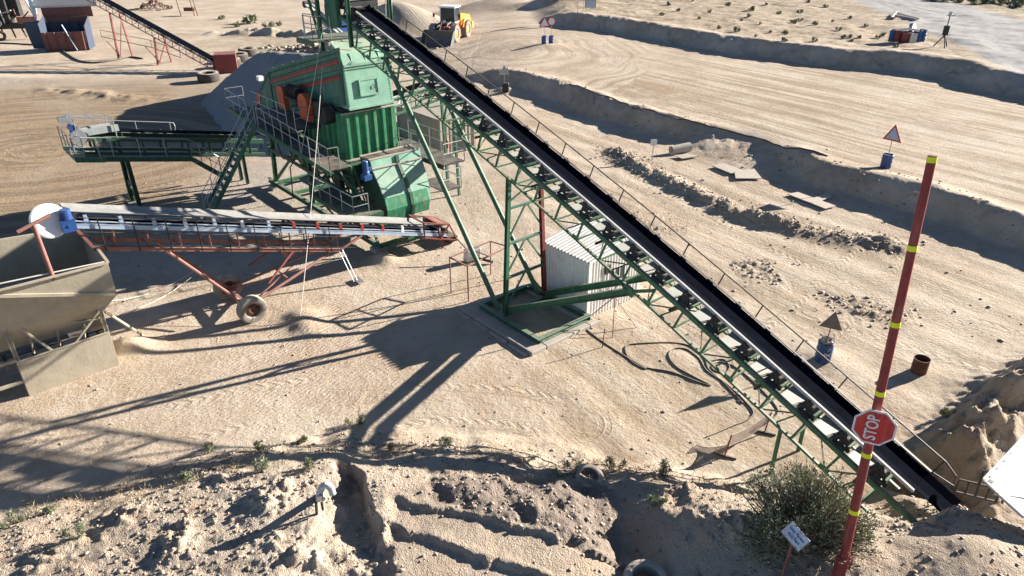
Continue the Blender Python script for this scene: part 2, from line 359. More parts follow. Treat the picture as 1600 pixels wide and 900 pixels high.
    # spoil ridge on the right-hand edge
    rr = seg_d(x, y, [tuple(G(1680, 560, .5)[:2]), tuple(G(1590, 610, .5)[:2]), tuple(G(1510, 690, .5)[:2]), tuple(G(1500, 735, .5)[:2])])
    z = z + (.95 * np.exp(-(rr[0] / .8) ** 2)) * (1 + .5 * fbm(x, y, 1.3, 4, 62))
    z = z + .20 * np.exp(-(rr[0] / 1.1) ** 2) * (np.abs(fbm(x, y, 1.7, 5, 63, .6)) - .35)
    z = z + .5 * gauss(x, y, 17.5, 16.5, 2.2, 3.0)
    # ---- roughness
    clod = gauss(x, y, *G(1150, 410)[:2], 5.5, 1.6, -.75) + .8 * gauss(x, y, *G(1350, 480)[:2], 3.5, 1.0, -.8)
    clod = np.clip(clod, 0, 1) * S(fbm(x, y, .5, 3, 71), -.1, .5)
    r_amt = np.clip(fg * .9 + rough * .9 + crest * .6 * bm + 1.5 * np.exp(-(rr[0] / 1.5) ** 2) + .35 * S(sd2, 0, 2) * m2, 0, 1.2)
    r_amt = r_amt * (1 - plate * .72 * (1 - .5 * dark)) * (1 - .45 * fg * S(x, 3, 7))
    if fine:
        z = z + r_amt * (.055 * fbm(x, y, .6, 3, 81) + .019 * fbm(x, y, 3.3, 6, 82, .70) - .02 * np.abs(fbm(x, y, 1.6, 4, 83, .6)))
        z = z + .007 * fbm(x, y, 2.5, 5, 84, .65) * (1 - r_amt * .8)
        z = z + clod * .08 * np.maximum(fbm(x, y, 3.0, 4, 85, .6), -.1)
        bnk = bm * np.exp(-((sd1 + .4) / .8) ** 2) + m2 * np.exp(-((sd2 + .8) / 1.2) ** 2)
        z = z + .06 * bnk * fbm(x, y, 1.1, 5, 86, .6)
        # wheel ruts across the lower yard and the road
        yl = sd1 + 0 * x
        z = z + .018 * np.sin(yl * 2.9 + 1.2 * fbm(x, y, .1, 2, 87)) * S(-sd1, 2, 5) * S(x, -2, 3) * (1 - fg)
    masks = dict(raw1=d1 * s1, raw2=d2 * s2, sd1=sd1, sd2=sd2, bm=bm, m2=m2, fg=fg, e=e, dark=dark, plate=plate, pit=pit, rough=rough, clod=clod, crest=crest, rr=rr[0], gap=gap)
    return z, masks
def hz(x, y, fine=False): return float(height(np.array([x]), np.array([y]), fine)[0][0])
def GT(px, py, it=8):
    """world point on the terrain seen at photograph pixel"""
    z = 0.0
    for _ in range(it):
        p = G(px, py, z); z = .5 * z + .5 * hz(p.x, p.y, True)
    p = G(px, py, z); return Vector((p.x, p.y, hz(p.x, p.y, True)))

def build_ground():
    nx = 1000
    ys = np.concatenate([np.linspace(-60, 6.5, 16)[:-1], np.geomspace(6.5, 170, 900), np.geomspace(170, 2200, 50)[1:]])
    t = np.linspace(-1, 1, nx); sx = .5 * t + .5 * t ** 3
    hw = 16 + 1.05 * np.maximum(ys, 0)
    X = sx[None, :] * hw[:, None]; Y = np.repeat(ys[:, None], nx, 1)
    Z, mk = height(X, Y); ny = len(ys)
    far = S(Y, 140, 400); Z = Z * (1 - far) + 1.5 * far
    me = bpy.data.meshes.new('ground')
    co = np.stack([X, Y, Z], -1).reshape(-1, 3).astype(np.float32)
    i = np.arange(ny - 1)[:, None] * nx + np.arange(nx - 1)[None, :]
    q = np.stack([i, i + 1, i + nx + 1, i + nx], -1).reshape(-1, 4).astype(np.int32); nq = len(q)
    me.vertices.add(len(co)); me.vertices.foreach_set('co', co.ravel())
    me.loops.add(nq * 4); me.loops.foreach_set('vertex_index', q.ravel())
    me.polygons.add(nq); me.polygons.foreach_set('loop_start', np.arange(0, nq * 4, 4, dtype=np.int32)); me.polygons.foreach_set('loop_total', np.full(nq, 4, np.int32))
    me.polygons.foreach_set('use_smooth', np.ones(nq, bool))
    me.update(calc_edges=True)
    # --- surface masks (what lies where), stored as attributes
    sd1, sd2 = mk['sd1'], mk['sd2']
    road = S(sd1, .6, 2.5) * S(-sd2, 1.5, 3.5)
    road = road * (1 - .45 * S(15 - np.hypot(X - 4, (Y - 82) * .7), 0, 4))
    road = np.where(X < -4, S(-sd2, 1, 5) * S(Y, 74, 80) * S(X, -30, -12), road)
    la = G(60, 235); rl = np.hypot((X - la.x) * .75, Y - la.y)          # turning circle on the left
    left = (1 - S(rl, 17, 27)) * S(Y, 25, 33) * S(-X, 15, 21)
    yard = S(-sd1, 2, 4) * S(X, -4, 4) * (1 - mk['fg'])
    across = np.where(left > .2, rl * 1.0, X * .81 + Y * .587 + .8 * fbm(X, Y, .03, 2, 96))
    isl = G(852, 74, 1); ri = np.hypot(X - isl.x + 4, (Y - isl.y) * .7) + 2.6 * fbm(X, Y, .07, 3, 98); across = np.where((ri < 15 + 2.5 * fbm(X, Y, .12, 2, 97)) & (X > -6), ri, across)
    streak_isl = S(16 - ri, 0, 4)
    along = np.where(left > .2, np.arctan2(Y - la.y, (X - la.x)) * 14, X * .587 - Y * .81)
    streak = np.clip(np.maximum(np.maximum(road, left * .95), streak_isl * .5 * S(sd1, .6, 2.5) * S(fbm(X, Y, .11, 3, 99), -.5, .5)) + yard * .55, 0, 1)
    rd2 = seg_d(X, Y, gp([(1300, -25), (1420, 5), (1500, 32), (1640, 80), (1760, 130)], 2.2))
    grey = (1 - S(rd2[0], 6.5, 8.5)) * S(X, 30, 40)
    veg = S(sd2, 1, 4) * mk['m2'] * (1 - grey); veg2 = S(rd2[0], 9, 13) * (rd2[1] > 0) * mk['m2'] * S(X, 45, 60)
    vl = gauss(X, Y, -27, 88, 12, 7, -.2)
    plantgrey = gauss(X, Y, -12, 40, 9, 8) * .9 + gauss(X, Y, -20, 62, 8, 8, .4) * .9 + .6 * gauss(X, Y, -40, 66, 9, 4) + .6*gauss(X, Y, -14, 90, 9, 9)
    a1 = np.stack([streak, across, along], -1); a2 = np.stack([np.maximum(mk['fg'], np.exp(-(mk['rr'] / 1.5) ** 2)), mk['dark'], np.clip(mk['clod'] + mk['rough'] * .45, 0, 1)], -1); a3 = np.stack([grey, np.clip(veg + .0, 0, 1), np.clip(veg2 + .55 * vl, 0, 1)], -1)
    rip = gauss(X, Y, -7.5, 22.5, 4.5, 3.2) + .5 * gauss(X, Y, -9, 18.5, 6, 2)
    wet = np.clip(left * (.65 + .35 * S(fbm(X, Y, .15, 3, 91), -.5, .3)) + .75 * (gauss(X, Y, 7, 64, 9, 4, -.9) + .6 * gauss(X, Y, 14, 56, 7, 3, -.9)) * road * S(fbm(X, Y, .3, 3, 92), -.5, .3), 0, 1)
    a4 = np.stack([np.clip(plantgrey, 0, 1), np.clip(rip, 0, 1) * (1 - mk['fg']), wet], -1)
    # tyre treads: pairs of lug bands along wheel paths
    tm = np.zeros_like(X); ta = np.zeros_like(X)
    for pth, gap_ in ((gp([(-20, 745), (100, 706), (240, 672), (380, 638), (520, 615)], 0), 1.0), (gp([(430, 705), (560, 652), (680, 628), (800, 636), (900, 660)], 0), .9), (gp([(1190, 560), (1260, 510), (1330, 440), (1370, 400)], 0), 1.0), (gp([(60, 345), (180, 315), (330, 290)], 0), 1.6), (gp([(800, 175), (900, 235), (1010, 310), (1130, 390), (1300, 470), (1600, 560)], 0), 1.9), (gp([(760, 215), (860, 270), (1000, 360), (1150, 460)], 0), 1.9)):
        d_, s_, al_ = seg_d(X, Y, pth); lat = d_ * s_
        for o_ in (-gap_, gap_):
            band = (1 - S(np.abs(lat - o_), .20, .27)) * S(fbm(X, Y, .35, 2, 95), -.35, .15) * (1 - mk['fg']); ta = np.where(band > tm, al_ + np.abs(lat - o_) * 1.3, ta); tm = np.maximum(tm, band)
    a5 = np.stack([tm, ta, tm * 0], -1)
    at = me.attributes.new('trd', 'FLOAT_VECTOR', 'POINT'); at.data.foreach_set('vector', a5.reshape(-1, 3).astype(np.float32).ravel())
    for nm, a in (('trk', a1), ('srf', a2), ('cov', a3), ('ext', a4)):
        at = me.attributes.new(nm, 'FLOAT_VECTOR', 'POINT'); at.data.foreach_set('vector', a.reshape(-1, 3).astype(np.float32).ravel())
    me.materials.append(ground_mat())
    o = bpy.data.objects.new('ground', me); COL.objects.link(o); o['kind'] = 'structure'
    return o

def ground_mat():
    m = bpy.data.materials.new('sand_and_dirt'); m.use_nodes = True; nt = m.node_tree; nt.nodes.clear(); lk = nt.links.new
    out = node(nt, 'ShaderNodeOutputMaterial'); bs = node(nt, 'ShaderNodeBsdfPrincipled'); lk(bs.outputs[0], out.inputs[0])
    bs.inputs['Roughness'].default_value = .95; bs.inputs['Specular IOR Level'].default_value = .15
    geo = node(nt, 'ShaderNodeNewGeometry'); P = geo.outputs['Position']
    def attr(n):
        a = node(nt, 'ShaderNodeAttribute'); a.attribute_name = n; s = node(nt, 'ShaderNodeSeparateXYZ'); lk(a.outputs['Vector'], s.inputs[0]); return s.outputs
    trk, srf, cov, ext, trd = attr('trk'), attr('srf'), attr('cov'), attr('ext'), attr('trd')
    def noise(sc, det=6, rough=.6, vec=None, dist=0):
        n = node(nt, 'ShaderNodeTexNoise'); n.inputs['Scale'].default_value = sc; n.inputs['Detail'].default_value = det; n.inputs['Roughness'].default_value = rough; n.inputs['Distortion'].default_value = dist
        lk(vec or P, n.inputs['Vector']); return n.outputs['Fac']
    def rng_(x, a, b, c=0, d=1):
        r = node(nt, 'ShaderNodeMapRange'); r.inputs[1].default_value = a; r.inputs[2].default_value = b; r.inputs[3].default_value = c; r.inputs[4].default_value = d; lk(x, r.inputs[0]); return r.outputs[0]
    def mul(a, b):
        n = node(nt, 'ShaderNodeMath', operation='MULTIPLY')
        for i, v in enumerate((a, b)):
            if isinstance(v, (int, float)): n.inputs[i].default_value = v
            else: lk(v, n.inputs[i])
        return n.outputs[0]
    def mix(f, a, b):
        n = node(nt, 'ShaderNodeMix', data_type='RGBA')
        for i, v in ((0, f), (6, a), (7, b)):
            if isinstance(v, tuple): n.inputs[i].default_value = (*v, 1)
            elif isinstance(v, (int, float)): n.inputs[i].default_value = v
            else: lk(v, n.inputs[i])
        return n.outputs[2]
    c = mix(rng_(noise(.22, 5), .42, .58), (.43, .322, .222), (.53, .427, .315))
    c = mix(rng_(noise(1.7, 8, .7), .42, .62), c, mix(.5, c, (.57, .49, .395)))
    c = mix(mul(rng_(noise(.55, 9, .72), .52, .68), .55), c, (.37, .285, .205))
    c = mix(mul(rng_(noise(9, 6, .7), .55, .75), .35), c, (.30, .225, .16))
    # wheel-track streaks along the roads
    cmb = node(nt, 'ShaderNodeCombineXYZ'); lk(mul(trk[1], 1.0), cmb.inputs[0]); lk(mul(trk[2], .03), cmb.inputs[1])
    st = noise(1.35, 7, .68, cmb.outputs[0]); st2 = noise(4.2, 5, .7, cmb.outputs[0])
    c = mix(mul(mul(trk[0], rng_(noise(.09, 4), .3, .6, .45, 1)), rng_(st, .48, .56)), c, (.34, .255, .165))
    c = mix(mul(mul(mul(trk[0], .5), rng_(noise(.16, 4), .45, .58)), rng_(st2, .52, .62)), c, (.22, .16, .10))
    c = mix(mul(mul(trk[0], .55), rng_(st, .56, .63)), c, (.29, .225, .155))
    c = mix(mul(mul(trk[0], .5), rng_(st, .47, .40)), c, (.56, .48, .37))
    # crushed-stone greys round the plant, far gravel road
    c = mix(mul(ext[0], rng_(noise(.5, 7, .65), .38, .58, .35, .95)), c, (.335, .305, .27))
    c = mix(mul(ext[2], .8), c, mix(rng_(st, .46, .55), (.185, .125, .072), (.34, .245, .15)))
    c = mix(mul(cov[0], .9), c, mix(rng_(noise(1.1, 6), .35, .65), (.29, .28, .265), (.36, .35, .335)))
    # scrub, dry weeds and grass
    c = mix(mul(cov[1], rng_(noise(.9, 9, .75), .42, .62)), c, (.30, .225, .135))
    c = mix(mul(cov[1], mul(rng_(noise(1.6, 9, .75), .52, .66), .8)), c, (.15, .125, .07))
    c = mix(mul(cov[2], rng_(noise(.8, 8, .75), .38, .58)), c, (.13, .13, .055))
    # foreground spoil
    c = mix(mul(srf[0], rng_(noise(1.3, 9, .72), .40, .66)), c, (.39, .31, .23))
    c = mix(mul(srf[0], mul(rng_(noise(.7, 8, .7), .54, .64), .6)), c, (.27, .22, .18))
    c = mix(mul(srf[0], mul(rng_(noise(24, 4, .6), .58, .70), .6)), c, (.60, .53, .45))
    c = mix(mul(srf[0], mul(rng_(noise(.95, 6, .6), .58, .72), .5)), c, (.52, .34, .20))
    c = mix(mul(srf[1], .9), c, mix(rng_(noise(6, 8, .7), .35, .65), (.19, .15, .12), (.30, .24, .195)))
    c = mix(mul(srf[2], rng_(noise(5, 7, .7), .45, .60)), c, (.20, .155, .115))
    lk(c, bs.inputs['Base Color'])
    # relief finer than the mesh
    h = node(nt, 'ShaderNodeMath', operation='ADD'); lk(mul(noise(7, 10, .74), .10), h.inputs[0])
    vo = node(nt, 'ShaderNodeTexVoronoi'); vo.inputs['Scale'].default_value = 13; lk(P, vo.inputs['Vector']); vo2 = node(nt, 'ShaderNodeTexVoronoi'); vo2.inputs['Scale'].default_value = 31; lk(P, vo2.inputs['Vector'])
    clods = node(nt, 'ShaderNodeMath', operation='ADD'); lk(mul(mul(rng_(vo.outputs['Distance'], .55, .1), rng_(noise(1.9, 5), .47, .56)), .030), clods.inputs[0]); lk(mul(rng_(vo2.outputs['Distance'], .6, .1), .022), clods.inputs[1])
    lk(mul(clods.outputs[0], rng_(srf[0], 0, 1, .10, 1)), h.inputs[1])
    mpv = node(nt, 'ShaderNodeMapping'); mpv.inputs['Rotation'].default_value = (0, 0, R(40)); lk(P, mpv.inputs[0])
    wv = node(nt, 'ShaderNodeTexWave'); wv.inputs['Scale'].default_value = 1.9; wv.inputs['Distortion'].default_value = 5.5; wv.inputs['Detail'].default_value = 3; wv.inputs['Detail Scale'].default_value = 1.6; lk(mpv.outputs[0], wv.inputs['Vector'])
    h2 = node(nt, 'ShaderNodeMath', operation='ADD'); lk(h.outputs[0], h2.inputs[0]); lk(mul(mul(wv.outputs['Fac'], ext[1]), .028), h2.inputs[1])
    sw = node(nt, 'ShaderNodeMath', operation='SINE'); lk(mul(trd[1], 15.0), sw.inputs[0]); h2b = node(nt, 'ShaderNodeMath', operation='ADD'); lk(h2.outputs[0], h2b.inputs[0]); lk(mul(mul(rng_(sw.outputs[0], -.2, .6), trd[0]), .03), h2b.inputs[1])
    h3 = node(nt, 'ShaderNodeMath', operation='ADD'); lk(h2b.outputs[0], h3.inputs[0]); lk(mul(mul(st2, trk[0]), .10), h3.inputs[1])
    bp = node(nt, 'ShaderNodeBump'); bp.inputs['Strength'].default_value = .8; bp.inputs['Distance'].default_value = 1.0
    lk(h3.outputs[0], bp.inputs['Height']); lk(bp.outputs[0], bs.inputs['Normal'])
    return m
ground = build_ground()
# ------------------------------------------------------------------ the big inclined belt conveyor
def zb(u): return 10.46 + .345 * u - .0019 * (u + 13.5) ** 2
WN, WF, WC = -.85, .62, -.10                              # near chord, far chord, belt centre
def bpt(u, w, dz=0.0): return L(u, w, zb(u) + dz)
SL = (bpt(-1, 0) - bpt(0, 0)).normalized(); BN = WA.cross(SL); BN = BN if BN.z > 0 else -BN
def chain(u0, u1, n=11):
    us = [u0 + (u1 - u0) * i / n for i in range(n + 1)]; return list(zip(us[:-1], us[1:]))
def run(b, u0, u1, w, dz, a, h):
    for p, q in chain(u0, u1): b.bar(bpt(p, w, dz), bpt(q, w, dz), a, h, up=BN)
def main_conveyor():
    t = thing('belt_conveyor', 'long green truss conveyor with a black belt rising diagonally to the screening plant', 'conveyor', L(-11.1, 0, 0))
    U0, U1 = -26.8, -.35
    b = MB()                                              # troughed carrying belt
    prof = [(-.56, .50), (-.30, .39), (.06, .39), (.30, .48)]; nodes = [U0 + (U1 - U0) * i / 14 for i in range(15)]; k = len(prof); vs = []; fs = []
    for u in nodes:
        vs += [bpt(u, w_, z_) for w_, z_ in prof] + [bpt(u, w_, z_ - .018) for w_, z_ in prof]
    for i in range(14):
        o, q = i * 2 * k, (i + 1) * 2 * k
        for j in range(k - 1): fs.append([o + j, o + j + 1, q + j + 1, q + j][::-1]); fs.append([o + k + j, o + k + j + 1, q + k + j + 1, q + k + j])
        fs.append([o, o + k, q + k, q]); fs.append([o + k - 1, q + k - 1, q + 2 * k - 1, o + 2 * k - 1])
    b.add(vs, fs); obj('belt', b, M['belt'], t)
    for s in (-1, 1):
        b = MB(); wq = -.63 if s < 0 else .36
        run(b, -26.0, -.9, wq, .50, .07, .02); run(b, -26.0, -.9, wq + s * .04, .465, .015, .06)
        obj('edge_strip', b, M['strip'] if s < 0 else M['black'], t)
    for s in (-1, 1):
        wq = WN if s < 0 else WF
        b = MB(); run(b, -26.4, .2, wq, -.08, .11, .13); obj('top_chord', b, M['green'], t)
        b = MB(); run(b, -25.4, -.6, wq, -.93, .075, .075); obj('bottom_chord', b, M['green'], t)
    b = MB(); n = 24; us = [-25.3 + i * 1.045 for i in range(n)]
    for i, u in enumerate(us):
        for s in (-1, 1):
            b.bar(bpt(u, WN if s < 0 else WF, -.12), bpt(u + .28, WN if s < 0 else WF, -.92), .06, .06)
        b.bar(bpt(u, WN, -.13), bpt(u, WF, -.13), .06, .06); b.bar(bpt(u + .28, WN, -.93), bpt(u + .28, WF, -.93), .05, .05)
        if i < n - 1:
            s = 1 if i % 2 else -1
            b.bar(bpt(u + .28, WN if s > 0 else WF, -.93), bpt(u + 1.32, WF if s > 0 else WN, -.93), .035, .035)
            b.bar(bpt(u + .28, WF, -.92), bpt(u + 1.045, WF, -.14), .03, .03)
            b.bar(bpt(u, WN if s > 0 else WF, -.14), bpt(u + .82, WF if s > 0 else WN, -.93), .035, .035)
    obj('truss_bracing', b, M['green'], t)
    for i, u in enumerate(us):                            # clips and gusset plates
        if i % 3 == 1:
            b = MB(); b.obox(bpt(u + .3, -.87, -.86), SL * .15, BN * .06, WA * .012); obj('gusset', b, M['green_bright'], t)
    # drip sheets between the idlers, seen under the belt edge
    b = MB()
    for i in range(24):
        u = -25.3 + i * 1.045
        b.obox(bpt(u + .52, -.13, -.28), SL * .50, WA * .54, BN * .005)
    obj('drip_sheet', b, M['pan'], t)
    for i in range(25):
        u = -25.2 + i * 1.045; b = MB()
        for s in (-1, 1):
            ws = WC + s * .60; b.bar(bpt(u - .19, ws, -.03), bpt(u, ws, .45), .07, .025, up=WA); b.bar(bpt(u + .19, ws, -.03), bpt(u, ws, .45), .07, .025, up=WA); b.obox(bpt(u, ws, .0), SL * .24, WA * .03, BN * .04); b.obox(bpt(u, ws, .2), SL * .09, WA * .012, BN * .07)
            b.tube(bpt(u, WC + s * .22, .31), bpt(u, WC + s * .52, .41), .062, 8)
            if s < 0: b.obox(bpt(u, WC + s * .68, -.0), SL * .14, WA * .06, BN * .03)
        b.tube(bpt(u, WC - .21, .31), bpt(u, WC + .21, .31), .062, 8); b.bar(bpt(u, -.75, .04), bpt(u, .55, .04), .08, .05); b.bar(bpt(u + .4, -.75, -.1), bpt(u + .1, .5, -.1), .09, .03)
        b.tube(bpt(u + .5, -.7, -.62), bpt(u + .5, .55, -.62), .05, 8) if i % 3 == 0 else None
        obj('idler', b, M['black'], t)
    b = MB()                                              # far-side handrail
    for k in range(19):
        u = -25.9 + k * 1.4
        if u > -1: continue
        b.tube(bpt(u, WF, -.1), bpt(u, .98, .0), .02, 5); b.tube(bpt(u, .98, .0), bpt(u - .17, 1.0, .55), .022, 6)
    b.path([bpt(-26.1 + k * 1.2, 1.0, .55) for k in range(21)], .022, 6); b.path([bpt(-26.1, 1.0, .55), bpt(-26.4, 1.0, .42), bpt(-26.45, 1.0, .12), bpt(-25.9, .96, .02)], .022, 6)
    b.path([bpt(-25.9 + k * 1.2, .98, .0) for k in range(21)], .016, 6)
    obj('handrail', b, M['black'], t)
    for u, r in ((-.35, .26),):
        b = MB(); c = bpt(u, WC, .12); b.lathe(c - WA * .46, WA, [(0, 0), (r, 0), (r, .92), (0, .92)], 20); obj('pulley', b, M['black'], t, smooth=True)
    # trestle at u = -11.1 with its base frame
    UT = -11.12; zt = zb(UT) - .93
    for s in (-1, 1):
        b = MB(); b.ibeam(L(UT, s * 1.04, .22), L(UT, WN if s < 0 else WF + .05, zt), .14, .16, up=(UA.x, UA.y, 0)); obj('trestle_leg', b, M['green'] if s < 0 else M['red_dark'], t)
    b = MB()
    for z in (1.75, 3.15, 4.55):
        wq = 1.04 - .18 * z / zt; b.bar(L(UT, -wq, z), L(UT, wq, z), .09, .09)
        for s in (-1, 1):
            w2 = 1.04 - .18 * (z - 1.3) / zt; b.bar(L(UT, s * .06, z - .05), L(UT, s * w2, z - 1.3), .055, .055)
        b.obox(L(UT, 0, z - .03), UA * .02, WA * .14, ZA * .05)
    b.bar(L(UT, -.88, zt - .1), L(UT, .88, zt - .9), .05, .05); b.bar(L(UT, .88, zt - .1), L(UT, -.88, zt - .9), .05, .05)
    obj('trestle_bracing', b, M['green_side'], t)
    for s in (-1, 1):
        b = MB(); b.tube(L(-10.75, s * 1.06, .24), bpt(-3.7, s * (1.05 if s < 0 else .8), -.15), .10, 10); obj('prop_pipe', b, M['green'], t, smooth=True)
        b = MB(); b.ibeam(L(UT - .06, s * 1.0, .40), bpt(-17.0, s * .93, -1.0), .2, .24); b.bar(bpt(-17.0, s * .93, -1.0), bpt(-17.9, s * .86, -.3), .09, .09); b.bar(bpt(-17.0, s * .93, -1.0), bpt(-16.0, s * .86, -.95), .07, .07)
        b.obox(bpt(-17.0, s * .91, -.97), SL * .2, BN * .13, WA * .06); obj('strut', b, M['green'], t)
    b = MB()
    for wq in (-1.35, 1.25): b.ibeam(L(-9.9, wq, .21), L(-13.5, wq, .21), .2, .18)
    for uq in (-9.95, -13.4): b.ibeam(L(uq, -1.25, .215), L(uq, 1.15, .215), .2, .16)
    b.ibeam(L(UT, -1.25, .212), L(UT, 1.15, .212), .16, .15)
    obj('base_frame', b, M['green_side'], t)
    # short tail legs
    for u in (-22.6, -24.4):
        for s in (-1, 1):
            p = bpt(u, WN if s < 0 else WF, -.93); g = hz(p.x, p.y)
            b = MB(); b.bar(p, (p.x, p.y, g - .1), .08, .08); obj('tail_leg', b, M['green'], t)
    b = MB()                                              # red drive box low on the near side
    c = bpt(-23.3, .5, -1.0); b.obox(c, SL * .28, WA * .16, BN * .2); b.lathe(c - WA * .3 + SL * .5, WA, [(0, 0), (.2, 0), (.2, .2), (0, .2)], 16); obj('gearbox', b, M['red'], t)
    return t
main_conveyor()

pad = MB()
pad.lbox(-13.75, -9.35, -2.02, -1.28, -.2, .13); pad.lbox(-13.75, -9.35, 1.0, 1.55, -.2, .11); pad.lbox(-13.75, -13.1, -1.275, .995, -.2, .12); pad.lbox(-9.95, -9.35, -1.275, .995, -.2, .12)
for k in range(4): pad.lbox(-13.6 + k * 1.1, -12.62 + k * 1.1, -2.2, -2.03, -.2, .06)
po = obj('concrete_pad', pad, M['concrete'], bevel=.03); po['kind'] = 'structure'
# ------------------------------------------------------------------ screening plant
def railing(b, pts, h=1.0, post=1.0, r=.021, mid=True):
    """two-rail handrail along a polyline at floor level"""
    pts = [Vector(p) for p in pts]
    for k in (1.0, .52) if mid else (1.0,): b.path([p + ZA * h * k for p in pts], r, 6)
    for p, q in zip(pts[:-1], pts[1:]):
        n = max(1, round((q - p).length / post))
        for i in range(n + 1):
            c = p.lerp(q, i / n); b.tube(c, c + ZA * h, r, 6)
def grating(b, poly, t=.05):
    b.prism(poly, (0, 0, -t))
def screening_plant():
    t = thing('screening_plant', 'tall green screening plant with red stripes, hatch and walkways under the big conveyor head', 'screening plant', L(3, 0, 0))
    # --- inclined screen box: two side plates and a deck lid
    poly = [(-.12, 8.85), (8.04, 6.76), (9.6, 5.55), (10.3, 4.2), (8.2, 4.35), (-.12, 6.3)]
    for s in (-1, 1):
        b = MB(); w0 = s * 1.17
        b.prism([L(u, w0, z) for u, z in poly], WA * s * .05)
        wo = s * 1.235
        for (a, c) in (((-.1, 8.72), (7.95, 6.66)), ((-.1, 6.5), (8.1, 4.45)), ((8.0, 6.65), (9.5, 5.5)), ((8.0, 6.6), (8.0, 4.6)), ((-.06, 8.7), (-.06, 6.4))):
            b.bar(L(a[0], wo, a[1]), L(c[0], wo, c[1]), .06, .07)
        for (a, c, n) in (((0, 8.62), (7.9, 6.58), 46), ((0, 8.42), (7.9, 6.30), 46), ((0, 7.9), (7.9, 5.86), 46), ((0, 7.72), (7.6, 5.7), 44), ((.3, 6.65), (7.9, 4.7), 40), ((.08, 8.5), (.08, 6.5), 14)):
            b.bolts(L(a[0], s * 1.222, a[1]), L(c[0], s * 1.222, c[1]), n, WA * s, .028)
        sp = obj('side_plate', b, M['green_side'], t)
        for (a, c) in (((.08, 8.23), (7.92, 6.13)), ((.08, 7.56), (4.55, 6.36))):
            r = MB(); r.obox((L(a[0], s * 1.245, a[1]) + L(c[0], s * 1.245, c[1])) / 2, (L(c[0], 0, c[1]) - L(a[0], 0, a[1])) / 2, ZA * .085, WA * .02)
            r.bolts(L(a[0], s * 1.262, a[1] + .05), L(c[0], s * 1.262, c[1] + .05), 34, WA * s, .026); obj('red_stripe', r, M['red'], sp)
    b = MB(); b.prism([L(.6, -1.168, 8.62), L(.6, 1.168, 8.62), L(8.0, 1.168, 6.72), L(8.0, -1.168, 6.72)], (0, 0, -.06)); b.prism([L(8.02, -1.168, 6.7), L(8.02, 1.168, 6.7), L(9.55, 1.168, 5.52), L(9.55, -1.168, 5.52)], (0, 0, -.06))
    for k in range(6): b.bar(L(1.2 + k * 1.3, -1.16, 8.5 - k * .334), L(1.2 + k * 1.3, 1.16, 8.5 - k * .334), .07, .09)
    obj('deck_lid', b, M['green'], t)
    b = MB(); b.obox(L(9.2, -1.3, 6.12), UA * .16, WA * .14, ZA * .12); obj('lamp', b, M['white'], t)
    b = MB(); b.prism([L(9.6, -1.3, 5.4), L(10.35, -1.25, 5.0), L(10.2, -1.3, 4.2)], WA * -.03); b.prism([L(10.3, -1.2, 5.0), L(10.5, .8, 5.0), L(10.4, .8, 4.1), L(10.3, -1.2, 4.1)], UA * .03); obj('discharge_flap', b, M['red'], t)
    # --- pale end box with the inspection hatch
    b = MB(); prof = [(.75, 8.95), (.0, 8.58), (-.22, 8.12), (-.40, 6.16), (.9, 6.16)]
    b.prism([L(u, -1.16, z) for u, z in prof], WA * 2.32)
    b.bar(L(-.26, -1.16, 8.06), L(-.26, 1.16, 8.06), .07, .09); b.bar(L(-.42, -1.2, 6.2), L(-.42, 1.2, 6.2), .09, .09)
    for w in (-.7, .0, .7): b.tube(L(-.05, w, 8.56), L(-.21, w, 8.1), .018, 5)
    b.bolts(L(-.28, -1.1, 7.92), L(-.28, 1.1, 7.92), 24, -UA, .022)
    for w in (-1.1, 1.1): b.bolts(L(-.26, w, 7.9), L(-.38, w, 6.3), 14, -UA, .022)
    for w in (-.75, .75): b.path([L(-.2, w, 8.2), L(-.34, w, 8.16), L(-.34, w + .12, 8.16), L(-.2, w + .12, 8.2)], .014, 5)
    eb = obj('end_box', b, M['green_pale'], t)
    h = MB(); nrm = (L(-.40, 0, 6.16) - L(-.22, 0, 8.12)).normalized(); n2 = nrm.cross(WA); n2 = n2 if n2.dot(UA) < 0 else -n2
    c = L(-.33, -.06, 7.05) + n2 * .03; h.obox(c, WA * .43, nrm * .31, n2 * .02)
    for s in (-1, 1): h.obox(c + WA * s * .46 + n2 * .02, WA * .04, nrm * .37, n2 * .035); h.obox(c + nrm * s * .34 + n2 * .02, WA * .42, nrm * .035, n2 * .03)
    hh = obj('hatch', h, M['green_pale'], eb)
    h = MB(); h.path([c + WA * .25 + n2 * .02 - nrm * .06, c + WA * .25 + n2 * .07 - nrm * .06, c + WA * .25 + n2 * .07 + nrm * .08, c + WA * .25 + n2 * .02 + nrm * .08], .014, 6); obj('handle', h, M['black'], eb)
    # --- ribbed bin
    b = MB(); b.lbox(-.02, 3.4, -1.38, 1.44, 3.8, 5.93)
    for k in range(6):
        w = -1.18 + k * .475
        b.prism([L(-.02, w - .13, 5.9), L(-.15, w - .07, 5.9), L(-.15, w + .07, 5.9), L(-.02, w + .13, 5.9)], (0, 0, -2.05))
    for k in range(6):
        u = .35 + k * .52
        for s, w0 in ((-1, -1.38), (1, 1.44)): b.prism([L(u - .12, w0, 5.9), L(u - .07, w0 + s * .12, 5.9), L(u + .07, w0 + s * .12, 5.9), L(u + .12, w0, 5.9)], (0, 0, -2.05))
    b.bolts(L(-.03, 1.37, 5.85), L(-.03, 1.37, 3.85), 18, -UA, .024)
    bn = obj('ribbed_bin', b, M['green_bright'], t)
    b = MB(); b.bar(L(-.1, -1.45, 5.96), L(-.1, 1.5, 5.96), .16, .05); b.bar(L(-.02, 1.5, 5.96), L(3.4, 1.5, 5.96), .12, .05); obj('rim', b, M['concrete'], bn)
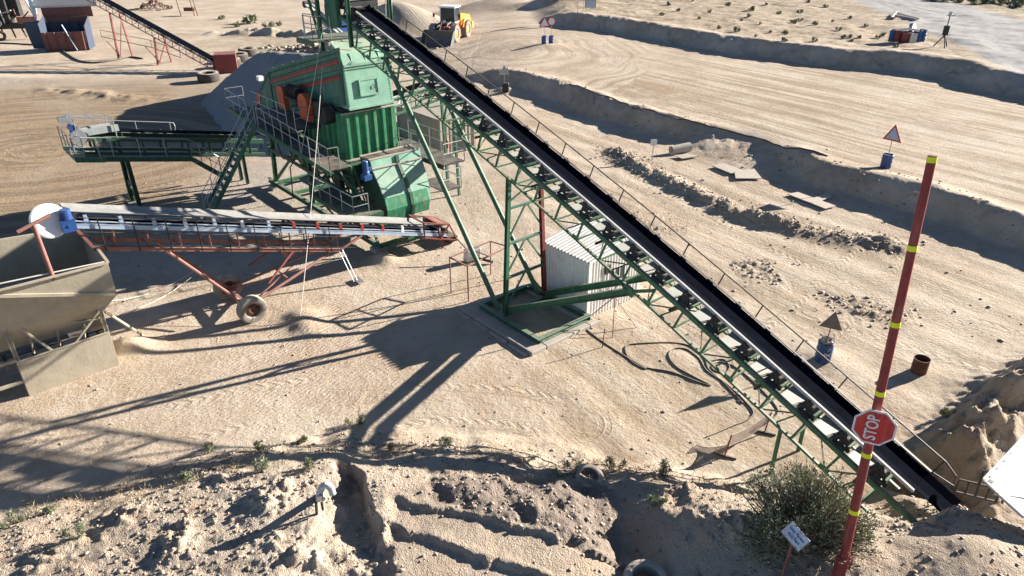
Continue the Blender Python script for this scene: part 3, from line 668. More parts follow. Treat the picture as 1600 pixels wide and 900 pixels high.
    b = MB(); b.bar(L(-.1, -1.45, 3.78), L(-.1, 1.5, 3.78), .26, .07); obj('sill', b, M['concrete'], bn)
    b = MB(); b.lbox(.1, 3.3, -1.3, 1.3, 5.99, 6.1); obj('gap_shade', b, M['black'], t)  # black box put in for the shade in the gap below the end box
    # --- lower chute with its rounded front
    prof = [(-.55, 4.02), (-1.45, 4.0), (-1.56, 3.62), (-2.05, 3.05), (-2.42, 2.45), (-2.60, 1.9), (-2.50, 1.35), (-1.1, 1.1), (-.55, 2.2)]
    wr_ = lambda z: 1.78 - .42 * max(0, min(1, (3.8 - z) / 2.4)); n_ = len(prof); b = MB()
    b.add([L(u, -.95, z) for u, z in prof] + [L(u, wr_(z), z) for u, z in prof], [list(range(n_)), [n_ + i for i in range(n_)][::-1]] + [[i, n_ + i, n_ + (i + 1) % n_, (i + 1) % n_] for i in range(n_)])
    ch = obj('lower_chute', b, M['green_pale'], t)
    b = MB()
    for (u0, z0), (u1, z1) in zip(prof[4:6], prof[5:7]):
        d = (L(u1, 0, z1) - L(u0, 0, z0)).normalized(); n_ = WA.cross(d); n_ = n_ if n_.dot(UA) < 0 else -n_
        b.obox((L(u0, .22, z0) + L(u1, .22, z1)) / 2 + n_ * .006, WA * 1.165, (L(u1, 0, z1) - L(u0, 0, z0)) / 2, n_ * .006)
    obj('deeper_green_panel', b, M['green_bright'], ch)  # deeper green over the lower front of the chute
    b = MB()
    for (u0, z0), (u1, z1) in zip(prof[1:6], prof[2:7]): b.bar(L(u0 - .03, .44, z0), L(u1 - .03, .40, z1), .16, .10, up=(-UA.x, -UA.y, .6))
    obj('centre_rib', b, M['green_dark'], ch)
    b = MB(); b.bar(L(-1.6, -1.0, 3.66), L(-1.6, 1.78, 3.66), .12, .05); b.bar(L(-1.38, -1.0, 4.04), L(-1.38, 1.8, 4.04), .16, .03); b.bar(L(-.6, -1.0, 4.04), L(-.6, 1.8, 4.04), .14, .03); obj('lip', b, M['concrete'], ch)
    b = MB(); b.obox(L(-1.0, .4, 4.026), UA * .36, WA * 1.3, ZA * .006); obj('chute_mouth_shade', b, M['black'], ch)  # black sheet standing in for the shade inside the chute opening
    b = MB(); b.prism([L(u, -.952, z) for u, z in prof], WA * -.03); obj('side_cheek', b, M['green_dark'], ch)
    m = MB(); m.lathe(L(-1.75, -1.4, 3.5), ZA, [(0, 0), (.16, 0), (.16, .15), (.13, .2), (.13, .62), (.1, .68), (0, .68)], 14); m.obox(L(-1.75, -1.4, 3.42), UA * .19, WA * .19, ZA * .12); m.obox(L(-1.75, -1.2, 3.75), UA * .07, WA * .1, ZA * .08); obj('motor', m, M['blue'], t)
    # --- vibrator motor with two orange belt guards
    pz = lambda u: 4.45 + .06 * u
    for (u0, u1, w0, w1, z0, z1) in ((4.85, 5.5, -2.0, -1.72, 5.30, 6.45),):
        g = MB(); g.prism([L(u0, w0, z0), L(u1, w0, z0), L(u1 + .05, w0, z1 - .12), L(u1 - .1, w0, z1), L(u0 + .05, w0, z1), L(u0 - .05, w0, z1 - .15)], WA * (w1 - w0)); obj('belt_guard', g, M['orange'], t, bevel=.02)
    g = MB(); g.lathe(L(2.7, -2.0, 6.0), WA, [(0, 0), (.50, 0), (.50, .3), (0, .3)], 20); g.lbox(2.25, 3.15, -1.98, -1.72, 5.25, 6.0); obj('belt_guard', g, M['orange'], t)
    m = MB(); m.lathe(L(3.5, -1.75, 6.35), UA, [(0, 0), (.2, 0), (.27, .08), (.27, 1.05), (.2, 1.15), (0, 1.15)], 16)
    for k in range(9): m.lathe(L(3.65 + k * .1, -1.75, 6.35), UA, [(.26, 0), (.30, 0), (.30, .03), (.26, .03)], 16)
    m.lbox(3.4, 4.8, -2.0, -1.4, 5.95, 6.07); obj('motor', m, M['black'], t)
    m = MB(); m.lathe(L(1.0, -1.9, 5.75), WA, [(0, 0), (.42, 0), (.42, .5), (0, .5)], 20); m.obox(L(1.3, -1.75, 6.0), UA * .3, WA * .2, ZA * .3); obj('bearing_housing', m, M['black'], t)
    # cone lamp on the rope
    # --- walkways, platforms, stair
    fz = lambda u: 4.12 + .058 * u
    wk = MB(); pts = [(-1.6, -3.05), (9.9, -3.05), (9.9, -2.1), (-1.6, -2.1)]; grating(wk, [L(u, w_, fz(u)) for u, w_ in pts])
    fl = obj('walkway_floor', wk, M['black'], t)
    b = MB(); b.bar(L(-1.7, -3.09, fz(-1.7) - .1), L(10, -3.09, fz(10) - .1), .06, .2); b.bar(L(-1.7, -2.05, fz(-1.7) - .1), L(10, -2.05, fz(10) - .1), .06, .2)
    for k in range(9): b.bar(L(-1.2 + k * 1.35, -3.05, fz(-1.2 + k * 1.35) - .12), L(-1.2 + k * 1.35, -1.3, fz(-1.2 + k * 1.35) - .12), .06, .1)
    for u in (-.6, 3.0, 6.6): b.bar(L(u, -2.9, fz(u) - .15), L(u, -1.35, fz(u) - 1.6), .07, .07)
    obj('walkway_beam', b, M['green'], t)
    b = MB(); railing(b, [L(-1.6, -3.06, fz(-1.6)), L(5.9, -3.06, fz(5.9))]); railing(b, [L(7.2, -3.06, fz(7.2)), L(9.9, -3.06, fz(9.9)), L(9.9, -2.1, fz(9.9))]); railing(b, [L(-1.6, -3.06, fz(-1.6)), L(-1.65, -2.6, fz(-1.6))], post=.5)
    obj('handrail', b, M['galv'], t)
    wk = MB(); grating(wk, [L(u, w_, 5.0) for u, w_ in ((2.1, -2.75), (7.0, -2.75), (7.0, -1.3), (2.1, -1.3))]); wk.bar(L(2.1, -2.78, 4.9), L(7.0, -2.78, 4.9), .06, .2); obj('motor_platform', wk, M['black'], t)
    b = MB(); railing(b, [L(3.0, -2.75, 5.0), L(7.0, -2.75, 5.0), L(7.0, -2.0, 5.0)]); railing(b, [L(2.1, -2.75, 5.0), L(2.1, -1.6, 5.0)]); obj('handrail', b, M['galv'], t)
    # stair
    def stair(p, q, wd, n, across):
        st = MB(); rl = MB(); p, q = Vector(p), Vector(q)
        for s in (-1, 1):
            o = across * s * wd / 2; st.bar(p + o, q + o, .04, .22)
            rl.path([p + o + ZA * .95, q + o + ZA * .95], .02, 6); rl.path([p + o + ZA * .5, q + o + ZA * .5], .016, 6)
            for i in range(6): c = p.lerp(q, i / 5) + o; rl.tube(c, c + ZA * .95, .02, 6)
        for i in range(n):
            c = p.lerp(q, (i + .5) / n); d = (q - p); d = Vector((d.x, d.y, 0)).normalized(); st.obox(c, d * .12, across * (wd / 2 - .02), ZA * .015)
        return st, rl
    st, rl = stair(L(6.55, -3.1, fz(6.5)), L(7.3, -6.0, .05), .85, 14, UA); so = obj('stair', st, M['green_side'], t); obj('stair_rail', rl, M['galv'], so)
    # lower platform beside the chute
    wk = MB(); grating(wk, [L(u, w_, 2.0) for u, w_ in ((1.7, -2.65), (-2.6, -2.65), (-2.6, -1.25), (1.7, -1.25))]); wk.bar(L(1.7, -2.68, 1.88), L(-2.6, -2.68, 1.88), .06, .2); wk.bar(L(-2.63, -2.68, 1.88), L(-2.63, -1.2, 1.88), .06, .2); obj('lower_platform', wk, M['green_dark'], t)
    b = MB(); railing(b, [L(1.7, -1.3, 2.0), L(1.7, -2.66, 2.0), L(-2.6, -2.66, 2.0), L(-2.6, -1.9, 2.0)]); obj('handrail', b, M['galv'], t)
    # right-hand platforms
    wk = MB(); grating(wk, [L(u, w_, 3.62) for u, w_ in ((-3.2, 1.9), (1.6, 1.9), (1.6, 3.1), (-3.2, 3.1))][::-1]); wk.bar(L(-3.2, 1.87, 3.5), L(1.6, 1.87, 3.5), .06, .18); obj('right_platform', wk, M['black'], t)
    b = MB(); railing(b, [L(1.6, 3.1, 3.62), L(-3.2, 3.1, 3.62), L(-3.2, 1.9, 3.62)]); obj('handrail', b, M['galv'], t)
    b = MB(); railing(b, [L(-1.6, 1.9, 3.62), L(.6, 1.9, 3.62)]); obj('handrail', b, M['galv'], t)
    wk = MB(); grating(wk, [L(u, w_, 2.1) for u, w_ in ((-2.6, 2.2), (-.6, 2.2), (-.6, 3.3), (-2.6, 3.3))][::-1]); obj('right_landing', wk, M['black'], t)
    b = MB(); railing(b, [L(-.6, 3.3, 2.1), L(-2.6, 3.3, 2.1), L(-2.6, 2.2, 2.1)]); obj('handrail', b, M['galv'], t)
    # --- columns, bracing and skid
    for u in (-.4, 4.2, 8.8):
        for s in (-1, 1):
            b = MB(); top = 3.75 if u < 1 else 6.0 - .28 * (u - 4.2) - .7; b.ibeam(L(u, s * 1.5, .45), L(u, s * 1.3, top), .2, .2, up=(WA.x, WA.y, 0)); obj('column', b, M['green'], t)
    b = MB()
    for s in (-1, 1):
        b.ibeam(L(-2.8, s * 1.6, .34), L(9.6, s * 1.6, .34), .18, .24)
        for u0, u1 in ((.1, 4.1), (8.7, 4.4)): b.bar(L(u0, s * 1.5, .5), L(u1, s * 1.35, 3.9), .10, .10)
        b.bar(L(-.3, s * 1.45, 3.72), L(8.8, s * 1.35, 3.95), .16, .2)
    for u in (-2.7, -.4, 1.8, 4.2, 6.5, 8.8): b.bar(L(u, -1.5, .345), L(u, 1.5, .345), .14, .2)
    for u in (-.4, 4.2, 8.8):
        b.bar(L(u, -1.5, .55), L(u, 1.3, 3.2), .08, .08); b.bar(L(u, 1.5, .55), L(u, -1.3, 3.2), .08, .08)
    b.bar(L(-2.6, -1.6, .5), L(-.5, -1.5, 3.0), .1, .1)
    obj('skid_frame', b, M['green'], t)
    # dark clutter added to deepen the shade under the deck: belt, hopper, pipes, beams
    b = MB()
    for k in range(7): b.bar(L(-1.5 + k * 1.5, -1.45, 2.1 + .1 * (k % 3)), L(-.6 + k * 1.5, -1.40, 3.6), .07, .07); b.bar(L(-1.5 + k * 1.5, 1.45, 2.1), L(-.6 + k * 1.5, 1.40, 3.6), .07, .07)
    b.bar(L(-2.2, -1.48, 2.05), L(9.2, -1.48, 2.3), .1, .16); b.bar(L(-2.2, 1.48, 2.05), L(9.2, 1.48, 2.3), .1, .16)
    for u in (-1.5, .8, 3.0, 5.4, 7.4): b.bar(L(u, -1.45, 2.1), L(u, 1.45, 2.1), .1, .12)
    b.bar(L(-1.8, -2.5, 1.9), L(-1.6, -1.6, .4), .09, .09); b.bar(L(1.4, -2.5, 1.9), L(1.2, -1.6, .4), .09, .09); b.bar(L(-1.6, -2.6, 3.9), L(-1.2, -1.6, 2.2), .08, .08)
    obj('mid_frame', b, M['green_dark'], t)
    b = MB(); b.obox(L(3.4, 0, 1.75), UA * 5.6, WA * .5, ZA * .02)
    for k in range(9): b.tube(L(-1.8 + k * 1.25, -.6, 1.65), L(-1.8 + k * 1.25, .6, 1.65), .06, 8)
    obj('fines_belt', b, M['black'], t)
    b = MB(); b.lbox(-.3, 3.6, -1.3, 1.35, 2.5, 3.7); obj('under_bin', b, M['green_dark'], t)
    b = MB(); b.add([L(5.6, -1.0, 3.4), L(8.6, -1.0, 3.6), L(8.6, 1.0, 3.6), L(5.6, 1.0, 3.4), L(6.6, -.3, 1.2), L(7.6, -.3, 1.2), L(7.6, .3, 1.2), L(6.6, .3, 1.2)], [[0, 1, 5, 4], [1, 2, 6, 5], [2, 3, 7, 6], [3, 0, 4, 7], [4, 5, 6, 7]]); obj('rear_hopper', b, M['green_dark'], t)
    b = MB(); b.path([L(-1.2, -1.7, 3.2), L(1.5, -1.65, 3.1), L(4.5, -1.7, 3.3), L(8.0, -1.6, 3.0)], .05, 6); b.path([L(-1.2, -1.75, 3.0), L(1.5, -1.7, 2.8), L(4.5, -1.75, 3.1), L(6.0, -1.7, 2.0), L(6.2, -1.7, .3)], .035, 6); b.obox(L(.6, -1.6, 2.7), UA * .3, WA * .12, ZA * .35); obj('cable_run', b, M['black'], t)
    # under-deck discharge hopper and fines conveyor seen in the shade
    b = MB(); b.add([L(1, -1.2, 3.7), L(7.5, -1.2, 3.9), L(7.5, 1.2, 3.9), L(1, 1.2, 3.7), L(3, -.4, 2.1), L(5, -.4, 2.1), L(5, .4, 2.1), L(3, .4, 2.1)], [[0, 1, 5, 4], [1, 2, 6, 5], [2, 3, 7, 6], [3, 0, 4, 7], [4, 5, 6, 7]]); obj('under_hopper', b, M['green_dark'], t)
    for u, w_ in ((-2.6, -1.6), (8.8, -1.6), (4.2, -1.6), (-2.6, 1.6)):
        b = MB(); c = L(u, w_, 0); g = hz(c.x, c.y); b.obox(c + ZA * (g + .1), UA * .3, WA * .3, ZA * .14); obj('footing', b, M['concrete'], t, bevel=.02)
    # --- feed tower at the conveyor head
    for u, w_, z0 in ((-.75, -.93, 8.9), (1.4, -1.25, 8.5), (-.95, .98, 8.6), (.9, 1.2, 8.4)):
        b = MB(); b.ibeam(L(u, w_, z0), L(u, w_, 13.6), .16, .16, up=(WA.x, WA.y, 0)); obj('tower_column', b, M['green'], t)
    b = MB(); b.lbox(-.05, 1.6, -.75, .95, 10.35, 13.2); obj('feed_box', b, M['black'], t)
    b = MB(); b.lbox(-.1, -.06, -.7, .9, 10.7, 13.2); obj('feed_box_liner', b, M['pan'], t)
    b = MB(); b.lbox(.2, 1.2, -1.0, -.78, 9.6, 13.0); b.bar(L(1.4, -1.25, 8.7), L(3.2, -1.25, 13.0), .09, .09); b.bar(L(.9, 1.2, 10.5), L(-.9, 1.0, 12.6), .07, .07); obj('tower_panel', b, M['green'], t)
    b = MB(); b.lbox(.9, 2.5, -1.9, 1.3, 8.98, 9.06); b.bar(L(.9, -1.9, 8.92), L(2.5, -1.9, 8.92), .08, .18); obj('tower_platform', b, M['green_dark'], t)
    b = MB(); railing(b, [L(.92, -1.0, 9.06), L(.92, -1.88, 9.06), L(1.7, -1.88, 9.06)], post=.8); obj('handrail', b, M['galv'], t); b = MB(); b.path([L(.2, 1.4, 9.2), L(.2, 1.5, 10.6), L(-.3, 1.5, 10.7), L(-.4, 1.4, 9.3)], .022, 6); obj('handrail', b, M['galv'], t)
    # transfer conveyor and its blue drive at the tower's left
    b = MB(); p, q = Vector((-9.9, 36.8, 10.1)), Vector((-8.3, 35.6, 8.95)); b.bar(p, q, .5, .03); b.bar(p + Vector((.2, -.2, 0)), q + Vector((.2, -.2, 0)), .08, .1); b.bar(p + Vector((-.2, .2, 0)), q + Vector((-.2, .2, 0)), .08, .1); b.bar(p + Vector((.2, -.2, -.45)), q + Vector((.2, -.2, -.35)), .07, .07); obj('transfer_belt', b, M['pan'], t)
    m = MB(); m.lathe(Vector((-9.95, 36.9, 10.1)) - WA * .25, WA, [(0, 0), (.16, 0), (.16, .5), (0, .5)], 14); obj('drum', m, M['black'], t)
    m = MB(); m.obox((-8.75, 36.6, 9.8), UA * .25, WA * .28, ZA * .3); m.lathe(Vector((-8.75, 36.4, 9.7)), (Vector((.6, -.4, -.9))), [(0, 0), (.25, 0), (.25, .7), (0, .7)], 14); m.obox((-8.3, 36.1, 9.2), UA * .2, WA * .25, ZA * .35); obj('feeder_motor', m, M['blue'], t)
    b = MB(); railing(b, [Vector((-10.1, 36.2, 8.85)), Vector((-9.0, 35.2, 8.85))], h=.9); obj('handrail', b, M['galv'], t)
    # cross conveyor leaving to the right behind the props
    b = MB(); b.bar(L(1.6, 1.5, 5.95), L(1.6, 6.0, 6.5), .75, .04); obj('cross_belt', b, M['belt'], t)
    b = MB()
    for u in (1.05, 2.1):
        for dz in (-.15, -.85): b.bar(L(u, 1.45, 5.95 + dz), L(u, 6.0, 6.5 + dz), .08, .12)
        for k in range(6): b.bar(L(u, 1.6 + k * .85, 5.05 + .12 + k * .1), L(u, 1.6 + k * .85, 5.85 + k * .1), .05, .05)
        for k in range(5): b.bar(L(u, 1.6 + k * .85, 5.15 + k * .1), L(u, 2.45 + k * .85, 5.95 + k * .1), .04, .04)
    for w_ in (5.6,):
        for u in (1.05, 2.1): b.bar(L(u, w_, 5.6), L(u, w_ + .2, .0), .12, .12)
    obj('cross_conveyor_frame', b, M['green'], t)
    b = MB(); railing(b, [L(.75, 1.8, 5.2), L(.75, 6.0, 5.7)], h=.85); obj('handrail', b, M['galv'], t)
    return t
screening_plant()
# ------------------------------------------------------------------ green discharge conveyor on the left
def left_conveyor():
    t = thing('discharge_conveyor', 'green conveyor with galvanised walkway rails reaching left from the screening plant', 'conveyor', L(11, -8.5, 0))
    zz = lambda w: 2.30 - .205 * w
    P = lambda u, w, dz=0: L(u, w, zz(w) + dz)
    W0, W1 = -10.25, -1.2
    def slab(b, u0, u1, dz, th, w0=W0, w1=W1): b.obox((P((u0 + u1) / 2, w0, dz) + P((u0 + u1) / 2, w1, dz)) / 2, UA * ((u1 - u0) / 2), (P(0, w1) - P(0, w0)) / 2, ZA * th / 2)
    b = MB(); slab(b, 10.65, 11.45, .12, .02); obj('belt', b, M['belt'], t)
    for u in (10.5, 11.6):
        b = MB(); slab(b, u - .05, u + .05, -.22, .24); slab(b, u - .04, u + .04, -.98, .16)
        for k in range(9): w = W0 + .5 + k * 1.1; b.bar(P(u, w, -.9), P(u, w, -.3), .1, .1)
        obj('truss_side', b, M['green_dark'], t)
    for k in range(9):
        w = W0 + .8 + k * 1.05; b = MB()
        b.bar(P(10.55, w, -.06), P(10.55, w, .14), .1, .03); b.bar(P(11.55, w, -.06), P(11.55, w, .14), .1, .03); b.tube(P(10.55, w, .06), P(11.55, w, .06), .06, 8)
        obj('idler', b, M['black'], t)
    # near-side walkway: level, then a ramp down to the stair
    b = MB(); f = lambda w: P(10.05, w, -1.0)
    b.prism([P(9.75, -10.4, -1.0), P(10.3, -10.4, -1.0), P(10.3, -5.5, -1.0), P(9.75, -5.5, -1.0)], (0, 0, -.05))
    b.prism([L(9.75, -5.5, zz(-5.5) - 1.0), L(10.4, -5.5, zz(-5.5) - 1.0), L(10.4, -3.7, .8), L(9.75, -3.7, .8)], (0, 0, -.05))
    b.bar(P(9.72, -10.4, -1.1), P(9.72, -5.5, -1.1), .06, .24); b.bar(L(9.72, -5.5, zz(-5.5) - 1.1), L(9.72, -3.7, .7), .06, .26); obj('walkway', b, M['green_dark'], t)
    b = MB(); railing(b, [P(9.72, -10.4, -1.0), P(9.72, -5.5, -1.0)], post=1.2); railing(b, [L(9.72, -5.5, zz(-5.5) - 1.0), L(9.72, -3.7, .8)], post=.6); railing(b, [P(9.72, -10.4, -1.0), P(10.4, -10.7, -1.0)], post=.7)
    railing(b, [P(12.2, -9.0, -.6), P(12.2, -5.6, -.6)], post=1.6); b.path([P(12.2, -5.6, .4), P(12.2, -5.4, .38), P(12.2, -5.35, .2), P(12.2, -5.4, -.1)], .022, 6); obj('handrail', b, M['galv'], t)
    # head end: platform, cage, drive
    b = MB(); b.prism([P(9.6, -10.85, -1.0), P(12.4, -10.85, -1.0), P(12.4, -9.6, -1.0), P(9.6, -9.6, -1.0)], (0, 0, -.06)); b.bar(P(9.6, -10.85, -1.1), P(12.4, -10.85, -1.1), .08, .2); b.bar(P(9.6, -10.85, -1.1), P(9.6, -9.6, -1.1), .08, .24); obj('head_platform', b, M['green'], t)
    b = MB(); railing(b, [P(9.6, -9.8, -1.0), P(9.6, -10.85, -1.0), P(12.4, -10.85, -1.0), P(12.4, -9.8, -1.0)]); obj('handrail', b, M['galv'], t)
    b = MB()
    for u in (10.3, 11.9):
        for w in (-10.4, -8.7): b.tube(P(u, w, -.2), P(u, w, .75), .025, 6)
    c = [P(10.3, -10.4, .75), P(11.9, -10.4, .75), P(11.9, -8.7, .75), P(10.3, -8.7, .75)]
    for i in range(4): b.bar(c[i], c[(i + 1) % 4], .07, .03)
    b.bar((c[0] + c[1]) / 2, (c[2] + c[3]) / 2, .12, .03); b.bar((c[1] + c[2]) / 2, (c[0] + c[3]) / 2, .06, .03); obj('cage_frame', b, M['galv'], t)
    b = MB(); b.lathe(P(10.2, -10.2, -.1), UA, [(0, 0), (.28, 0), (.28, 1.6), (0, 1.6)], 18); obj('head_pulley', b, M['black'], t, smooth=True)
    b = MB(); b.lathe(P(10.0, -10.4, -.05), UA, [(0, 0), (.36, 0), (.36, .12), (0, .12)], 18); b.obox(P(11.9, -10.5, .45), UA * .2, WA * .3, ZA * .12); obj('pulley_guard', b, M['galv'], t)
    b = MB(); b.lathe(P(10.3, -10.5, .3), UA, [(0, 0), (.17, 0), (.17, .5), (0, .5)], 14); obj('motor', b, M['blue'], t)
    b = MB(); b.obox(P(11.05, -9.6, .2), UA * .45, WA * .9, ZA * .03); b.obox(P(10.4, -9.5, .2), UA * .04, WA * 1.0, ZA * .16); obj('skirt_plate', b, M['pan'], t)
    b = MB()
    for u in (10.5, 11.6): b.ibeam(P(u, -8.5, -1.05), L(u + (.25 if u > 11 else -.25), -8.5, 0.0), .2, .2, up=(WA.x, WA.y, 0))
    b.bar(L(10.45, -8.5, 1.3), L(11.65, -8.5, 1.3), .1, .12); b.bar(L(10.4, -8.5, .2), L(11.6, -8.5, 1.2), .07, .07); b.obox(L(11.05, -8.5, .03), UA * 1.1, WA * .25, ZA * .03); obj('leg_frame', b, M['green_dark'], t)
    b = MB(); b.ibeam(P(10.6, -2.5, -1.05), L(10.6, -2.5, 0), .16, .16, up=(WA.x, WA.y, 0)); b.ibeam(P(11.5, -2.5, -1.05), L(11.5, -2.5, 0), .16, .16, up=(WA.x, WA.y, 0)); obj('rear_leg', b, M['green_dark'], t)
left_conveyor()

def tyre_mb(c, axis, r, wd, hole=.55, n=36, lug=0):
    b = MB(); h = wd / 2
    prof = [(r * hole, -h * .55), (r * hole * 1.06, -h * .8), (r * .80, -h * 1.0), (r * .93, -h * .9), (r * .985, -h * .62), (r, -h * .25), (r, h * .25), (r * .985, h * .62), (r * .93, h * .9), (r * .80, h * 1.0), (r * hole * 1.06, h * .8), (r * hole, h * .55), (r * hole, -h * .55)]
    ax = Vector(axis).normalized(); a = ax.orthogonal().normalized(); q = ax.cross(a); vs = []; fs = []
    c = Vector(c)
    for rr, hh in prof:
        for k in range(n):
            t = 2 * math.pi * k / n; vs.append(c + ax * hh + (a * math.cos(t) + q * math.sin(t)) * rr)
    for i in range(len(prof) - 1):
        for k in range(n): k2 = (k + 1) % n; fs.append([i * n + k, i * n + k2, (i + 1) * n + k2, (i + 1) * n + k])
    b.add(vs, fs)
    if lug:
        for k in range(lug):
            t = 2 * math.pi * k / lug; d = a * math.cos(t) + q * math.sin(t); tt = ax.cross(d)
            for s in (-1, 1): b.obox(c + d * r * 1.0 + ax * s * h * .5, (ax * h * .42 + tt * s * r * .05), tt * r * .04, d * r * .03)
    return b

# ------------------------------------------------------------------ mobile red conveyor feeding the hopper
def mobile_conveyor():
    UC = -3.65
    t = thing('mobile_conveyor', 'faded red wheeled conveyor with a grey belt, running to the beige hopper', 'conveyor', L(UC, -8.58, 0))
    zz = lambda w: 1.32 - .307 * w
    P = lambda du, w, dz=0: L(UC + du, w, zz(w) + dz)
    W0, W1 = -13.45, 1.2; dv = (P(0, W1) - P(0, W0)) / 2; mid = lambda dz, du=0: (P(du, W0, dz) + P(du, W1, dz)) / 2
    b = MB(); b.obox(mid(.10, .36), UA * .12 + ZA * .05, dv, ZA * .01); b.obox(mid(.05), UA * .25, dv, ZA * .01); b.obox(mid(.10, -.36), UA * .12 - ZA * .05, dv, ZA * .01); obj('belt', b, M['belt_dusty'], t)
    b = MB(); b.obox(mid(-.36), UA * .42, dv, ZA * .01); obj('return_belt', b, M['belt'], t)
    for s in (-1, 1):
        b = MB(); b.obox(mid(-.34, s * .52), UA * .03, dv, ZA * .075); b.obox(mid(-.265, s * .50), UA * .06, dv, ZA * .008); b.obox(mid(-.17, s * .515), UA * .015, dv, ZA * .02)
        obj('stringer', b, M['blue_pale'], t)
        b = MB(); q0, q1 = P(s * .52, -13.0, -1.15), P(s * .52, -4.3, -1.15); b.bar(q0, q1, .07, .14); b.bar(q1, P(s * .52, -3.2, -.45), .06, .1)
        b.bar(q0, P(s * .52, -13.35, -.42), .06, .1); obj('lower_chord', b, M['red_faded'], t)
    cols = ['blue_pale', 'blue_pale', 'blue_pale', 'white', 'blue_pale', 'white', 'blue_pale', 'red', 'red', 'red', 'red', 'red', 'white', 'blue_pale', 'blue_pale']
    for i, cname in enumerate(cols):
        w = -13.0 + i * .985; b = MB()
        for s in (-1, 1):
            b.bar(P(s * .52, w, -.27), P(s * .52, w, -.02), .13, .03, up=(UA.x, UA.y, 0)); b.obox(P(s * .5, w, -.0), UA * .05, WA * .05, ZA * .045)
        b.tube(P(-.48, w, -.06), P(.48, w, -.06), .05, 8); obj('idler', b, M[cname], t)
    for i in range(9):
        w = -12.7 + i * 1.0; b = MB()
        for s in (-1, 1): b.bar(P(s * .50, w + .35, -.42), P(s * .50, w + .35, -1.1), .055, .055)
        b.bar(P(-.5, w + .35, -1.12), P(.5, w + .35, -1.12), .05, .05); obj('truss_post', b, M['red_faded'], t)
        b = MB(); b.bar(P(-.60, w, .0), P(-.60, w, -1.2), .035, .035); obj('guard_post', b, M['black'], t)
    b = MB()
    for dz in (-.02, -.52): b.bar(P(-.61, -13.2, dz), P(-.61, -3.6, dz), .02, .025)
    b.bar(P(-.61, -13.0, -1.0), P(-.61, -3.6, -1.0), .02, .03); obj('guard_rail', b, M['black'], t)
    # undercarriage
    ax = L(UC, -8.58, .5)
    for s in (-1, 1):
        hub = ax + UA * s * 1.0
        b = MB(); b.tube(hub, P(s * .52, -10.9, -1.2), .06, 8); b.tube(hub + ZA * .05, P(s * .3, -4.4, -1.2), .06, 8); obj('leg_tube', b, M['red_faded'], t, smooth=True)
        b = MB(); b.tube(hub + WA * .9 + ZA * .75, P(s * .52, -6.3, -1.2), .045, 8); obj('brace_tube', b, M['red_dark'], t)
    b = MB(); b.bar(ax - UA * 1.15, ax + UA * 1.15, .12, .12); b.bar(ax.lerp(P(0, -4.4, -1.2), .45) - UA * .62, ax.lerp(P(0, -4.4, -1.2), .45) + UA * .62, .06, .06); b.bar(ax.lerp(P(0, -10.9, -1.2), .5) - UA * .7, ax.lerp(P(0, -10.9, -1.2), .5) + UA * .7, .06, .06)
    b.bar(ax + UA * -.9, ax.lerp(P(.4, -4.4, -1.2), .6), .05, .05); b.bar(ax + UA * .9, ax.lerp(P(-.4, -4.4, -1.2), .6), .05, .05); b.obox(P(-.2, -6.4, -1.35), UA * .25, WA * .18, ZA * .14); obj('axle', b, M['red_faded'], t)
    for s in (-1, 1):
        c = ax + UA * s * 1.22; c.z = hz(c.x, c.y) + .5
        wh = obj('wheel', tyre_mb(c, UA, .56, .44, .52), M['tyre_pale'], t, smooth=True)
        b = MB(); b.lathe(c - UA * .08, UA, [(0, 0), (.14, -.03), (.27, .0), (.27, .16), (.14, .19), (0, .16)], 18); obj('rim', b, M['rust'], wh)
    # hitch bar hanging at the lower end
    b = MB(); a0 = P(-.3, -4.2, -1.1); gz = G(556, 440, .1)
    for o in (-.08, .08): b.tube(a0 + WA * o, gz + WA * o, .022, 6)
    b.obox(gz + WA * .12 + ZA * .02, UA * .28, WA * .14, ZA * .03); obj('hitch_bar', b, M['galv'], t)
    # tail guard
    b = MB(); c = P(0, .75, 0)
    for s in (-1, 1):
        A, B, Cc = P(s * .6, -.1, .25), P(s * .6, 1.3, .22), P(s * .6, 1.75, -.55); D = P(s * .6, -.1, -.5)
        for p, q in ((A, B), (B, Cc), (Cc, D), (A, D), (P(s * .6, .7, .22), P(s * .6, .7, -.52)), (B, P(s * .6, .8, -.5))): b.bar(p, q, .06, .06)
    for w_, dz in ((-.1, .25), (1.3, .22), (1.75, -.55), (.7, .22)): b.bar(P(-.6, w_, dz), P(.6, w_, dz), .06, .06)
    b.prism([P(-.6, 1.3, .22), P(.6, 1.3, .22), P(.6, .7, .22), P(-.6, .7, .22)], (0, 0, .012)); obj('tail_guard', b, M['red_dark'], t)
    b = MB(); b.obox(P(0, 1.55, -.55), UA * .55, WA * .25, ZA * .13); b.lathe(P(-.5, 1.1, -.2), UA, [(0, 0), (.2, 0), (.2, 1.0), (0, 1.0)], 16); obj('tail_drum', b, M['black'], t)
    b = MB()
    for s in (-1, 1):
        p = P(s * .55, .9, -.5); b.bar(p, (p.x, p.y, hz(p.x, p.y) - .05), .08, .08)
    b.bar(P(-.55, .9, -.62), P(.55, .3, -.62), .06, .06); obj('tail_leg', b, M['red_dark'], t)
    # head drive
    b = MB(); b.lathe(P(-.5, -13.45, -.12), UA, [(0, 0), (.2, 0), (.2, 1.0), (0, 1.0)], 18); obj('head_pulley', b, M['black'], t, smooth=True)
    b = MB(); cd_ = L(UC - .62, -14.0, 5.46); axd = (UA * -1 + ZA * .35 + WA * .18).normalized(); b.lathe(cd_, axd, [(0, 0), (.55, 0), (.55, .03), (.5, .06), (0, .06)], 40); d2 = obj('guard_disc', b, M['white'], t)
